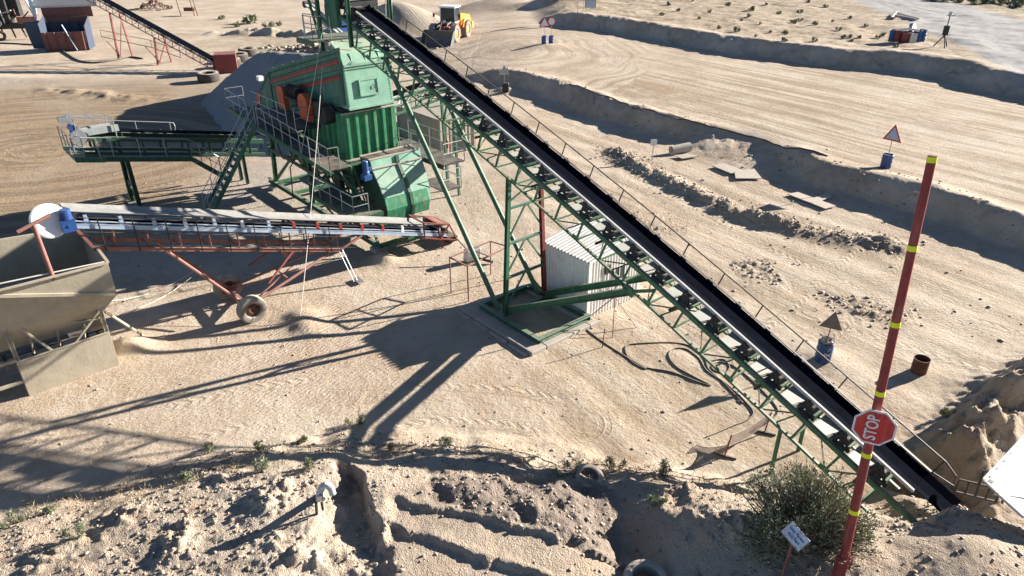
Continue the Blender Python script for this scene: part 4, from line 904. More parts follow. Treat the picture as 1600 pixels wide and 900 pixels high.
    m = MB(); c = L(UC - .75, -13.55, 5.25); m.lathe(c + UA * .3, -UA, [(0, 0), (.2, 0), (.2, .45), (0, .45)], 16); m.lathe(c + ZA * .2 + WA * .02, ZA, [(0, 0), (.15, 0), (.15, .32), (0, .32)], 14); m.obox(c, UA * .16, WA * .2, ZA * .2); m.lathe(c - UA * .14, -UA, [(0, 0), (.05, 0), (.05, .04), (0, .04)], 10)
    for k in range(5): m.lathe(c + ZA * (.22 + k * .06), ZA, [(.14, 0), (.18, 0), (.18, .025), (.14, .025)], 14)
    obj('gear_motor', m, M['blue'], t)
mobile_conveyor()

# ------------------------------------------------------------------ beige hopper, lower left
def hopper():
    t = thing('feed_hopper', 'large beige steel hopper with a flared rim and T-shaped post, partly out of frame', 'hopper', L(-4, -15, 0))
    un, uf, wr, wl = -5.4, -1.9, -12.92, -19.6; zt = 4.06
    def wall(b, p, q, r, s, n): b.prism([p, q, r, s], n)
    b = MB(); th = .05
    b.prism([L(un, wr, zt), L(un, wl, zt + .05), L(un + .10, wl, 4.6 - .6), L(un + .10, -15.95, 3.9), L(un + .1, wr + .0, 2.93)], UA * th)      # near lip
    b.bar(L(un - .01, wr, zt + .02), L(un - .01, wl, zt + .07), .09, .05); b.bar(L(un + .07, wr - .05, 2.93), L(un + .07, -15.95, 3.9), .10, .06, up=UA); obj('near_lip', b, M['khaki'], t)
    b = MB(); b.prism([L(un, wr, zt), L(uf, wr, zt + .12), L(uf, wr - .05, 2.7), L(un + .1, wr, 2.93)], WA * -th); b.bar(L(un, wr, zt + .03), L(uf, wr, zt + .14), .09, .06); obj('end_lip', b, M['khaki'], t)
    b = MB(); b.prism([L(uf, wr, zt + .12), L(uf, wl, zt + .62), L(uf, wl, 3.2), L(uf, wr, 2.7)], UA * -th); b.bar(L(uf, wr, zt + .14), L(uf, wl, zt + .64), .09, .06); obj('far_lip', b, M['khaki'], t)
    b = MB()                                              # sloping inner walls down to the feeder
    b.prism([L(un + .12, wr, 2.95), L(un + .12, -15.95, 3.9), L(un + .12, wl, 3.9), L(-4.2, wl, 1.7), L(-4.2, wr - .9, 1.5)], (0, 0, -.05)); b.prism([L(uf, wr, 2.7), L(uf, wl, 3.2), L(-3.2, wl, 1.7), L(-3.2, wr - .9, 1.5)], (0, 0, -.05)); b.prism([L(un + .1, wr, 2.93), L(uf, wr, 2.7), L(-3.2, wr - .9, 1.5), L(-4.2, wr - .9, 1.5)], (0, 0, -.05))
    obj('sloping_walls', b, M['khaki'], t)
    b = MB()                                              # frame
    for w in (-13.47, -16.1, -18.8):
        top = 2.35 if w > -14 else 3.15 if w > -17 else 3.5
        for uq, tq in ((-4.78, top), (-2.2, 2.6)): pb = MB(); pb.ibeam(L(uq, w, 0), L(uq, w, tq), .13, .13, up=(WA.x, WA.y, 0)); obj('frame_post', pb, M['khaki'], t)
    b.tube(L(-4.8, -13.3, 2.3), L(-4.8, -16.2, 3.2), .06, 8); b.tube(L(-4.8, -16.2, 3.2), L(-4.8, -19, 3.6), .06, 8); b.bar(L(-4.82, -13.5, 2.25), L(-4.82, -14.9, .95), .06, .06); b.bar(L(-4.82, -16.05, 3.05), L(-4.82, -14.9, .95), .06, .06)
    b.bar(L(-4.8, -16.1, 1.4), L(-4.8, -19, 1.4), .08, .1); b.bar(L(-4.8, -16.1, .6), L(-4.8, -19, .6), .08, .1)
    for k in range(3): b.bar(L(-4.5, -13.9 - k * .8, 2.3 + k * .25), L(-4.3, -14.1 - k * .75, 1.2), .05, .07)
    b.bar(L(-4.6, -13.4, 1.8), L(-4.5, -16.1, 2.4), .05, .05)
    obj('frame', b, M['khaki'], t)
    b = MB(); b.prism([L(-4.86, -13.42, 1.42), L(-4.86, -16.14, 1.36), L(-4.86, -16.14, .0), L(-4.86, -13.42, .0)], UA * .03); b.bar(L(-4.87, -13.42, 1.42), L(-4.87, -16.14, 1.36), .05, .04); obj('lower_panel', b, M['khaki'], t)
    b = MB(); b.prism([L(-4.85, -13.40, 1.42), L(-2.2, -13.40, 1.42), L(-2.2, -13.40, 0), L(-4.85, -13.40, 0)], WA * -.03); obj('end_panel', b, M['khaki'], t)
    b = MB(); b.obox(L(-3.7, -16.5, 1.2), UA * .4, WA * 3.2, ZA * .02)
    for k in range(7):
        for s in (-1, 1): b.bar(L(-3.7 + s * .45, -14 - k * .8, .75), L(-3.7 + s * .35, -14 - k * .8, 1.35), .1, .04)
        b.tube(L(-4.1, -14 - k * .8, 1.08), L(-3.3, -14 - k * .8, 1.08), .06, 8)
    obj('feeder_belt', b, M['black'], t)
    b = MB(); b.tube(L(-5.32, -14.48, 3.95), L(-5.05, -14.5, 5.72), .07, 10); b.tube(L(-5.1, -14.95, 5.62), L(-5.0, -14.0, 5.88), .06, 10); obj('tee_post', b, M['red_faded'], t, smooth=True)
    b = MB(); b.bar(L(-4.9, -13.35, 2.2), G(225, 525, .05), .07, .07); obj('stay', b, M['khaki'], t)
    b = MB(); b.tube(L(-5.36, -13.0, 4.12), L(-5.0, -19.5, 4.35), .025, 6); obj('rim_cable', b, M['rope'], t)
hopper()

# ------------------------------------------------------------------ sheds and containers
def corrugated(b, p, q, z0, z1, out, pitch=.16, dep=.035):
    """corrugated wall from p to q; z1 may be (at p, at q)"""
    p, q, out = Vector(p), Vector(q), Vector(out); n = max(2, int((q - p).length / pitch)); za, zb_ = z1 if isinstance(z1, tuple) else (z1, z1)
    pts = []
    for i in range(n):
        for f, o in ((0, 0), (.35, 0), (.5, dep), (.85, dep)): pts.append(((i + f) / n, o))
    pts.append((1, 0)); vs = []
    for f, o in pts:
        c = p.lerp(q, f) + out * o; zt = za + (zb_ - za) * f; vs += [Vector((c.x, c.y, z0)), Vector((c.x, c.y, zt))]
    b.add(vs, [[2 * i, 2 * i + 2, 2 * i + 3, 2 * i + 1] for i in range(len(pts) - 1)])
def shed():
    t = thing('site_shed', 'small white corrugated iron shed under the big conveyor beside its trestle', 'shed', L(-12, 2.6, 0))
    u0, u1, w0, w1, h0, h1 = -13.2, -10.75, 1.35, 4.3, 2.43, 2.43
    b = MB(); b.lbox(u0 + .03, u1 - .03, w0 + .03, w1 - .03, 0, h0 - .03)
    corrugated(b, L(u0, w0, 0), L(u0, w1, 0), -.05, (h0, h0), -UA); corrugated(b, L(u1, w0, 0), L(u0, w0, 0), -.05, (h1, h0), -WA); corrugated(b, L(u0, w1, 0), L(u1, w1, 0), -.05, (h0, h1), WA); corrugated(b, L(u1, w1, 0), L(u1, w0, 0), -.05, (h1, h1), UA)
    for u in (u0, u1 - .04): b.prism([L(u, w0, h0 - .02), L(u, w1, h0 - .02), L(u, w1, h0 + .42)], UA * .04)
    for u, w in ((u0, w0), (u0, w1), (u1, w0)): b.lbox(u - .05, u + .05, w - .05, w + .05, 0, h0)
    obj('wall', b, M['shed'], t)
    b = MB(); n = 15; vs = []; rz = lambda w: h0 + .04 + .15 * (w - w0)
    for i in range(n * 4 + 1):
        k = i % 4; f = (i // 4 + (0, .5, .62, .88)[k]) / n; o = (0, 0, .05, .05)[k]
        uu = u1 + .15 + (u0 - u1 - .27) * min(f, 1); vs += [L(uu, w0 - .10, rz(w0) + o), L(uu, w1 + .10, rz(w1) + o)]
    b.add(vs, [[2 * i, 2 * i + 2, 2 * i + 3, 2 * i + 1] for i in range(n * 4)]); b.add([v - ZA * .03 for v in vs], [[2 * i, 2 * i + 1, 2 * i + 3, 2 * i + 2] for i in range(n * 4)]); obj('roof', b, M['shed'], t)
    b = MB(); b.lbox(u0 - .06, u0 - .045, 2.75, 3.35, 1.15, 1.75); wd = obj('window', b, M['glass'], t)
    b = MB()
    for a in (2.72, 3.35): b.lbox(u0 - .08, u0 - .04, a, a + .05, 1.1, 1.8)
    for z in (1.1, 1.76): b.lbox(u0 - .081, u0 - .041, 2.72, 3.4, z, z + .05)
    b.lbox(u0 - .079, u0 - .05, 3.03, 3.06, 1.15, 1.76); obj('window_frame', b, M['shed'], wd)
    b = MB(); b.lbox(u0 - .10, u0 - .04, 2.2, 2.5, 1.7, 2.05); b.path([L(u0 - .08, 2.3, 1.7), L(u0 - .1, 2.25, 1.2), L(u0 - .12, 2.6, .6)], .02, 5); obj('meter_box', b, M['black'], t)
shed()
def container(name, label, u0, u1, w0, w1, h, door=True):
    t = thing(name, label, 'container', L((u0 + u1) / 2, (w0 + w1) / 2, 0), None)
    b = MB(); b.lbox(u0 + .02, u1 - .02, w0 + .02, w1 - .02, .05, h)
    corrugated(b, L(u0, w0, 0), L(u0, w1, 0), .05, h - .02, -UA, .28, .04); corrugated(b, L(u1, w0, 0), L(u0, w0, 0), .05, h - .02, -WA, .28, .04); corrugated(b, L(u0, w1, 0), L(u1, w1, 0), .05, h - .02, WA, .28, .04)
    for u in (u0, u1):
        for w in (w0, w1): b.lbox(u - .08, u + .08, w - .08, w + .08, 0, h + .03)
    b.lbox(u0 - .07, u1 + .07, w0 - .07, w1 + .07, h, h + .06); obj('body', b, M['container'], t)
    if door: b = MB(); b.lbox(u0 - .07, u0 - .045, w0 + 1.0, w0 + 1.9, .1, h - .35); obj('doorway', b, M['black'], t)
    return t
ct = container('site_container', 'beige ribbed container with a dark doorway standing behind the conveyor props', 7.5, 12.5, 9.2, 11.9, 2.35)
b = MB(); b.lathe(L(7.32, 9.55, .55), ZA, [(0, 0), (.09, 0), (.09, .5), (.04, .58), (0, .58)], 12); fe = obj('fire_extinguisher', b, M['red']); tag(fe, 'red extinguisher bottle hung on the beige container beside its doorway', 'extinguisher')

# loading hopper at the tail of the big conveyor (right edge)
def tail_hopper():
    base = L(-27.6, 1.2, 0)
    t = thing('loading_hopper', 'pale steel loading hopper at the right edge, over the buried conveyor end', 'hopper', base)
    A = G(1537, 750, 2.95); B = G(1640, 640, 2.75); C_ = G(1598, 806, 2.85); D = G(1760, 800, 2.5); E_ = G(1560, 772, 2.97)
    b = MB(); b.prism([A, E_, D, B], (0, 0, -.05)); b.prism([E_ - ZA * .001, C_, D + Vector((.1, -.2, -.1))], (0, 0, -.06)); b.bolts(A + (D - A) * .02, A.lerp(B, .9), 9, ZA, .02); b.bar(A, B, .06, .06); b.bar(A, E_, .05, .05); b.bar(E_, C_, .05, .05); obj('flared_plate', b, M['plate'], t)
    b = MB(); b.obox(A.lerp(D, .05) + ZA * .012, UA * .05, WA * .05, ZA * .006); obj('bolt_hole_shade', b, M['black'], t)  # black square set in for the darkness of a bolt hole
    b = MB(); x0, y0 = 13.6, 11.2
    b.prism([Vector((14.2, 13.4, 2.5)), Vector((17.2, 13.0, 3.2)), Vector((17.2, 12.6, -.2)), Vector((15.0, 13.0, -.2))], (0, .06, 0)); b.prism([Vector((14.2, 11.0, 2.5)), Vector((17.2, 10.6, 3.2)), Vector((17.2, 11.0, -.2)), Vector((15.0, 11.4, .2))], (0, .06, 0)); b.prism([Vector((17.2, 13.0, 3.2)), Vector((17.2, 10.6, 3.2)), Vector((17.2, 11.0, -.2)), Vector((17.2, 12.6, -.2))], (.06, 0, 0)); obj('body_wall', b, M['pan'], t)
    b = MB()
    for x, y in ((14.0, 13.0), (14.0, 11.3), (17.0, 12.9), (17.0, 10.8)): b.bar((x, y, hz(x, y) - .3), (x, y, 2.6), .14, .14)
    obj('leg', b, M['green_dark'], t)
tail_hopper()
b = MB(); p0 = G(1492, 768, .75); p1 = G(1556, 784, .75); d = (p1 - p0)
b.path([p0, p0 + ZA * .42, p1 + ZA * .42, p1], .03, 6); b.path([p0.lerp(p1, .5), p0.lerp(p1, .45) + ZA * .85, p1 + ZA * .95, p1 + d * .15], .03, 6); b.tube(p0.lerp(p1, .25), p0.lerp(p1, .25) + ZA * .42, .025, 6); b.tube(p0.lerp(p1, .75), p0.lerp(p1, .75) + ZA * .9, .025, 6); b.tube(p0, p1, .03, 6)
o = obj('guard_rail', b, M['black']); tag(o, 'low black tube rail beside the pit at the buried conveyor end', 'rail')

# ------------------------------------------------------------------ gravel stockpile
def stockpile():
    P1, P2 = Vector((-21.0, 61.4)), Vector((-13.4, 52.0)); n = 150
    xs = np.linspace(-32, -3, n); ys = np.linspace(40, 71, n); X, Y = np.meshgrid(xs, ys)
    d, _, al = seg_d(X, Y, [tuple(P1), tuple(P2)]); top = 4.15 + 1.5 * al / (P2 - P1).length
    Z = top - .76 * np.sqrt(d * d + .25) + .1 * fbm(X, Y, .5, 3, 101) + .05 * fbm(X, Y, 2.2, 3, 102); Z = np.maximum(Z, -.4)
    me = bpy.data.meshes.new('gravel_stockpile'); i = np.arange(n - 1)[:, None] * n + np.arange(n - 1)[None, :]
    q = np.stack([i, i + 1, i + n + 1, i + n], -1).reshape(-1, 4); keep = (Z.ravel()[q] > -.39).any(1)
    me.from_pydata(np.stack([X, Y, Z], -1).reshape(-1, 3).tolist(), [], q[keep].tolist()); me.polygons.foreach_set('use_smooth', [True] * len(me.polygons))
    m = mat('crushed_stone', (.26, .25, .24), .95, var=.4, dust=0, scale=9, bump=1.0, base2=(.16, .155, .15)); me.materials.append(m)
    o = bpy.data.objects.new('gravel_stockpile', me); COL.objects.link(o); tag(o, 'tall grey stockpile of crushed stone rising behind the screening plant', 'gravel pile')
stockpile()
# ------------------------------------------------------------------ wheel loader
def loader():
    c = GT(704, 62); S_ = 1.17; f = Vector((-.30, -.954, 0)).normalized(); r = Vector((f.y, -f.x, 0)); o = c + Vector((0, 0, 0))
    t = thing('wheel_loader', 'yellow wheel loader with a wide steel bucket standing on the far haul road', 'loader', o)
    Q = lambda x, y, z: o + (f * x + r * y + ZA * z) * S_
    def bx(b, x0, x1, y0, y1, z0, z1): b.obox(Q((x0 + x1) / 2, (y0 + y1) / 2, (z0 + z1) / 2), f * (x1 - x0) / 2 * S_, r * (y1 - y0) / 2 * S_, ZA * (z1 - z0) / 2 * S_)
    for x in (1.6, -1.7):
        for s in (-1, 1):
            wh = obj('wheel', tyre_mb(Q(x, s * 1.15, .88), r, .88 * S_, .66 * S_, .5, 28, 22), M['tyre_pale'], t, smooth=True)
            b = MB(); b.lathe(Q(x, s * 1.15, .88) - r * .28 * S_, r, [(0, 0), (.2, 0), (.45, .08), (.45, .5), (.2, .58), (0, .58)], 16); obj('rim', b, M['yellow'], wh)
    b = MB(); b.prism([Q(-3.5, -.95, 1.0), Q(-3.7, -.95, 1.6), Q(-3.4, -.95, 2.15), Q(-.7, -.95, 2.6), Q(-.7, -.95, 1.1), Q(-1.1, -.95, .9), Q(-1.0, -.95, 1.0)], r * 1.9 * S_); bx(b, -3.9, -3.4, -1.2, 1.2, .75, 1.45); obj('engine_body', b, M['yellow'], t, bevel=.04)
    for s in (-1, 1):
        b = MB(); b.path([Q(-2.75, s * 1.2, 1.3), Q(-2.5, s * 1.2, 1.75), Q(-1.7, s * 1.2, 1.98), Q(-.9, s * 1.2, 1.75), Q(-.65, s * 1.2, 1.2)], .12, 6); obj('mudguard', b, M['yellow'], t)
    b = MB(); bx(b, -.8, .3, -.85, .85, 1.0, 1.75); bx(b, .3, 1.9, -.5, .5, .8, 1.5); obj('front_frame', b, M['orange'], t)
    b = MB(); bx(b, -.75, .55, -.78, .78, 1.76, 3.2); obj('cab_window', b, M['glass'], t)
    b = MB(); bx(b, -.9, .7, -.9, .9, 3.2, 3.36)
    for x in (-.75, .56):
        for s in (-1, 1): b.bar(Q(x, s * .8, 1.7), Q(x, s * .8, 3.22), .11, .11)
    bx(b, -.8, .6, -.82, .82, 1.72, 1.86); obj('cab_frame', b, M['white'], t)
    for s in (-1, 1):
        b = MB(); b.path([Q(.9, s * .45, 1.85), Q(2.0, s * .5, 1.75), Q(2.9, s * .55, .75)], .13, 6); b.bar(Q(.9, s * .45, 1.2), Q(.9, s * .45, 1.95), .2, .2); b.tube(Q(1.0, s * .3, 1.2), Q(2.2, s * .42, 1.4), .09, 8); obj('lift_arm', b, M['black'], t)
    b = MB(); b.bar(Q(1.0, 0, 2.1), Q(2.4, 0, 1.9), .16, .2); b.tube(Q(2.4, 0, 1.9), Q(3.0, 0, 1.2), .08, 8); obj('tilt_link', b, M['black'], t)
    prof = [(2.95, 1.35), (2.85, .75), (2.95, .3), (3.3, .05), (4.15, .02), (4.15, .07), (3.4, .12), (3.08, .4), (3.0, .75), (3.05, 1.32)]
    b = MB(); b.prism([Q(x, -1.6, z) for x, z in prof], r * 3.2 * S_)
    for s in (-1, 1): b.prism([Q(x, s * 1.6, z) for x, z in ((2.9, 1.35), (2.85, .7), (3.3, .03), (4.15, .02), (3.3, 1.2))], r * s * .06 * S_)
    for k in range(8): bx(b, 4.1, 4.35, -1.5 + k * .4, -1.3 + k * .4, .02, .09)
    obj('bucket', b, M['bucket'], t)
    for s in (-1, 1):
        b = MB(); b.bar(Q(.5, s * .9, 2.5), Q(.9, s * 1.35, 2.6), .03, .03); b.obox(Q(.9, s * 1.4, 2.5), f * .03, r * .13, ZA * .2); obj('mirror', b, M['black'], t)
loader()

# ------------------------------------------------------------------ drums with road signs
def drum_mb(c, h, r=.29, top=True):
    b = MB(); pr = [(0, 0), (r, 0), (r * 1.04, .02), (r, .05), (r, h * .32), (r * 1.05, h * .345), (r, h * .37), (r, h * .64), (r * 1.05, h * .665), (r, h * .69), (r, h - .04), (r * 1.04, h - .02), (r * .97, h), (r * .9, h - .06), (0, h - .06)]
    return b.lathe(c, ZA, pr, 24)
def rubble_mb(c, rad, n, seed):
    b = MB(); rr = random.Random(seed)
    for i in range(n):
        a, d = rr.uniform(0, 6.28), rad * math.sqrt(rr.random()); p = Vector(c) + Vector((math.cos(a) * d, math.sin(a) * d, rr.uniform(0, .06))); s = rr.uniform(.03, .075)
        e = [Vector((rr.uniform(-1, 1), rr.uniform(-1, 1), rr.uniform(-1, 1))).normalized() * s for _ in range(3)]
        b.obox(p, e[0], e[1] * .8, e[2] * .7)
    return b
def tri_sign(parent, c, ex, ey, s, face, border, back=True):
    ex, ey = Vector(ex).normalized(), Vector(ey).normalized(); n = ex.cross(ey); c = Vector(c)
    T = lambda k, o: [c + ey * s * .58 * k + n * o, c - ex * s * .5 * k - ey * s * .29 * k + n * o, c + ex * s * .5 * k - ey * s * .29 * k + n * o]
    b = MB(); b.prism(T(1, 0), n * .008); p = obj('sign_panel', b, border, parent); b = MB(); b.prism(T(.74, .0085), n * .003); obj('sign_face', b, face, p); return p
cam_dir = lambda p: (Vector((0, 0, CAM_H)) - p).normalized()
# near drum: black-backed triangle
def near_drum():
    p = GT(1285, 561); t = thing('sign_drum', 'blue rubble-filled drum with the dark back of a triangle sign, beside the conveyor', 'drum sign', p, 'drums carrying road signs')
    d = obj('drum', drum_mb(p - ZA * .12, .84, .265), M['blue_drum'], t, smooth=True)
    v = (Vector((0, 0, 0)) - p); v.z = 0; v.normalize(); ex = Vector((-v.y, v.x, 0))
    def on(s, size, dx, dz):
        mb = text_mesh(s, size, .0, .004); r = MB(); R_ = .270
        for x, y, z in mb.v:
            th = (x + dx) / R_; r.v.append(tuple(p + (v * math.cos(th) + ex * math.sin(th)) * R_ + ZA * (dz + y)))
        r.f = mb.f; r.m = mb.m; return r
    tx = on('n Del', .15, .06, .33); obj('drum_lettering', tx, M['sign_white'], d)
    e = MB()
    for k in range(3): a = k * 2.1 + .5; e.prism([p + (v * math.cos(.5) + ex * math.sin(.5)) * .273 + ex * (math.cos(a) * .05 + q * .018) + ZA * (.56 + math.sin(a) * .05 + w_ * .018) for q, w_ in ((-1, -1), (1, -1), (1, 1), (-1, 1))], v * .003)
    obj('drum_emblem', e, M['sign_white'], d)
    obj('rubble', rubble_mb(p + ZA * .70, .24, 26, 3), M['concrete'], t)
    b = MB(); b.tube(p + ZA * .6, p + ZA * 1.75 + ex * .02, .02, 6); obj('post', b, M['red_dark'], t)
    c = p + ZA * 1.5; ey = Vector((.05, .0, 1)); ex2 = Vector((.97, -.25, -.12))
    tri_sign(t, c + Vector((.02, -.02, 0)), ex2, ey, .78, M['sign_back'], M['sign_back'])
near_drum()
def far_drum(px, py, label, shape, ang, h=.88, mats=('sign_white', 'sign_red'), post=1.5, size=.9):
    p = GT(px, py); t = thing('sign_drum', label, 'drum sign', p, 'drums carrying road signs')
    obj('drum', drum_mb(p - ZA * .06, h), M['blue_drum'], t, smooth=True); b = MB(); b.tube(p + ZA * .5, p + ZA * (h + post + .1), .025, 6); obj('post', b, M['galv'], t)
    ex = Vector((math.cos(ang), math.sin(ang), 0)); c = p + ZA * (h + post - .3) + Vector((0, 0, 0)); n = ex.cross(ZA)
    if shape == 'tri': tri_sign(t, c + n * .03, ex, ZA, size, M[mats[0]], M[mats[1]])
    else:
        b = MB(); b.lathe(c + n * .03, n, [(0, 0), (size * .42, 0), (size * .42, .01), (0, .01)], 24); pp = obj('sign_panel', b, M['sign_red'], t); b = MB(); b.lathe(c + n * .042, n, [(0, 0), (size * .33, 0), (size * .33, .003), (0, .003)], 24); obj('sign_face', b, M['sign_white'], pp)
    return t
far_drum(1383, 262, 'blue drum with a tilted red-edged triangle sign on the bank of the haul road', 'tri', -.95, .85, ('blue_pale', 'sign_red'), 1.35, 1.1)
tt = far_drum(850, 70, 'blue drum with an upright red-bordered triangle sign in the middle of the far road junction', 'tri', .15, .9, ('sign_white', 'sign_red'), 1.55, 1.25)
far_drum(861, 68, 'blue drum with a round pale sign, right of the triangle sign at the road junction', 'round', .25, .9, ('sign_white', 'sign_red'), 1.75, 1.1)
# triangle sign standing at the near bank
def post_sign(px, py, label, h, draw):
    p = GT(px, py); t = thing('road_sign', label, 'sign', p, None); b = MB(); b.tube(p - ZA * .3, p + ZA * h, .03, 6); obj('post', b, M['galv'], t); draw(t, p); return t
def d1(t, p):
    tri_sign(t, p + ZA * 1.75 + Vector((0, -.05, 0)), Vector((1, .12, 0)), ZA, .95, M['pan'], M['galv']); b = MB(); b.lbox(0, 0, 0, 0, 0, 0); b = MB(); b.obox(p + ZA * .35 + Vector((.12, 0, 0)), Vector((.3, .03, 0)), Vector((-.02, .2, 0)), ZA * .4); obj('base_drum', b, M['black'], t, bevel=.08)
post_sign(788, 143, 'grey triangle sign in a dark base at the end of the spoil bank', 2.3, d1)
def d2(t, p): b = MB(); b.obox(p + ZA * 1.15, Vector((.2, .0, 0)), Vector((0, .012, 0)), ZA * .2); obj('sign_panel', b, M['sign_white'], t)
post_sign(1019, 250, 'small white square sign on a thin stake by the rusty pipe', 1.2, d2)
def d3(t, p): b = MB(); b.obox(p + ZA * 2.0, Vector((.62, 0, 0)), Vector((0, .02, 0)), ZA * .6); obj('sign_panel', b, M['pan'], t); b = MB(); b.obox(p + ZA * 2.0 + Vector((0, -.03, 0)), Vector((.4, 0, 0)), Vector((0, .005, 0)), ZA * .35); obj('sign_face', b, M['black'], t)
post_sign(911, 19, 'square grey framed sign at the far bend of the haul road', 2.6, d3)
def d4(t, p): tri_sign(t, p + ZA * 3.0 + Vector((0, -.05, 0)), Vector((1, .1, 0)), ZA, 1.7, M['sign_back'], M['black'])
post_sign(916, 19, 'dark triangle sign at the far bend, rising above its neighbours', 3.2, d4)
def d5(t, p): b = MB(); b.obox(p + ZA * 1.35, Vector((.75, .1, 0)), Vector((-.01, .02, 0)), ZA * .75); obj('sign_panel', b, M['pan'], t); b = MB(); b.obox(p + ZA * 1.05 + Vector((0, -.04, 0)), Vector((.66, .09, 0)), Vector((0, .004, 0)), ZA * .38); obj('sign_face', b, M['blue_pale'], t)
post_sign(922, 20, 'pale blue and white board sign at the far bend beside the bank', 2.1, d5)
def d6(t, p): b = MB(); b.obox(p + ZA * 2.6, Vector((.22, 0, 0)), Vector((0, .03, 0)), ZA * .25); obj('sign_panel', b, M['black'], t)
post_sign(902, 21, 'thin post with a small dark plate, leftmost of the far bend signs', 2.8, d6)

p = GT(1435, 580); b = MB(); r_ = .255; b.lathe(p - ZA * .05, ZA, [(r_, 0), (r_ * 1.03, .03), (r_, .06), (r_, .27), (r_ * 1.04, .29), (r_, .31), (r_, .56), (r_ * 1.04, .58), (r_ * .96, .58), (r_ * .95, .05), (0, .05)], 26); o = obj('rusty_drum', b, M['rust'], smooth=True); tag(o, 'open rusty half drum standing alone on the sand right of the red pole', 'drum')

# ------------------------------------------------------------------ boom gate pole with its stop sign (raised)
def boom_gate():
    base = GT(1308, 905); top = None
    t = thing('boom_gate', 'raised red boom pole with yellow bands and an octagonal red stop sign', 'boom gate', base)
    d0 = base.y
    a = base + ZA * .55
    # lean chosen so that the tip stands a little right of the base
    c, s = math.cos(CAM_TILT), math.sin(CAM_TILT); u = (1457 - 800) / CAM_F; v = (450 - 245) / CAM_F; ry = Vector((u, c + v * s, -s + v * c)); top = Vector((0, 0, CAM_H)) + ry * ((d0 + .75) / ry.y)
    ax = (top - a).normalized(); Ln = (top - a).length
    b = MB(); b.tube(a - ax * .1, top, .088, 12, .068); b.lathe(top, ax, [(0.0, 0), (.07, 0), (.07, .02), (0, .03)], 12); pl = obj('boom', b, M['pole_red'], t, smooth=True)
    v_ = cam_dir(a)
    ys = [889 - 12, 798, 710, 614, 506, 388, 249]
    for py in ys:                                         # bands at the heights seen in the photograph
        best = min(range(400), key=lambda k: abs(proj(a + ax * Ln * k / 399)[1] - py)); q = a + ax * Ln * best / 399; rr = .09 - .02 * best / 399
        b = MB(); b.lathe(q - ax * .045, ax, [(rr - .01, 0), (rr + .003, 0), (rr + .003, .09), (rr - .01, .09)], 14); obj('yellow_band', b, M['hivis'], t)
    b = MB(); b.tube(base - ZA * .4, base + ZA * .62, .12, 12); b.obox(base + Vector((.12, .05, .5)), Vector((.03, 0, 0)), Vector((0, .12, 0)), ZA * .15); b.lathe(base + ZA * .6, ZA, [(.10, 0), (.135, 0), (.135, .04), (.10, .04)], 14); obj('pivot_post', b, M['pole_red'], t)
    # stop sign bolted to the boom: octagon turned a quarter turn with the pole
    best = min(range(400), key=lambda k: abs(proj(a + ax * Ln * k / 399)[1] - 661)); q = a + ax * Ln * best / 399
    n = cam_dir(q) + Vector((.10, 0, -.1)); n = (n - ax * n.dot(ax)).normalized(); up = (ax + Vector((.03, 0, 0))).normalized(); up = (up - n * up.dot(n)).normalized(); right = up.cross(n)
    c0 = q + n * .16 + right * .01
    R8 = .345 / math.cos(math.pi / 8)
    def octo(k, o): return [c0 + (right * math.cos(math.pi / 8 + i * math.pi / 4) + up * math.sin(math.pi / 8 + i * math.pi / 4)) * R8 * k + n * o for i in range(8)]
    b = MB(); b.prism(octo(1, 0), n * .012); sg = obj('stop_sign', b, M['sign_white'], t)
    b = MB(); b.prism(octo(.90, .0125), n * .004); obj('red_face', b, M['sign_red'], sg)
    tm = text_mesh('STOP', .37, .003, .006); xs_ = [k[0] for k in tm.v]; ys_ = [k[1] for k in tm.v]; fx, fy = .50 / (max(xs_) - min(xs_)), .205 / (max(ys_) - min(ys_)); xc, yc = (max(xs_) + min(xs_)) / 2, (max(ys_) + min(ys_)) / 2; tm.v = [((k[0] - xc) * fx, (k[1] - yc) * fy, k[2]) for k in tm.v]
    tx = place_text(tm, c0 + n * .021 - right * .045, up, -right); obj('lettering', tx, M['sign_white'], sg)
    b = MB(); b.bar(c0 - n * .02 - up * .25, c0 - n * .02 + up * .25, .06, .03)
    for k in (-.2, .2): b.bar(c0 - n * .03 - right * .12 + up * k, c0 - n * .03 + right * .12 + up * k, .04, .03); b.bar(c0 - n * .2 - right * .12 + up * k, c0 - n * .2 + right * .12 + up * k, .04, .02)
    obj('bracket', b, M['galv'], sg)
    b = MB()
    for sx, sy in ((-.2, .28), (.2, .28), (-.2, -.28), (.2, -.28), (0, .3), (0, -.3)): b.lathe(c0 + n * .016 + right * sx * .9 + up * sy, n, [(0, 0), (.012, 0), (.012, .008), (0, .01)], 8)
    obj('bolt_heads', b, M['galv'], sg)
    return t
def proj(P_):
    z = P_.z - CAM_H; c, s = math.cos(CAM_TILT), math.sin(CAM_TILT); dep = P_.y * c - z * s; up = P_.y * s + z * c
    return 800 + CAM_F * P_.x / dep, 450 - CAM_F * up / dep
boom_gate()

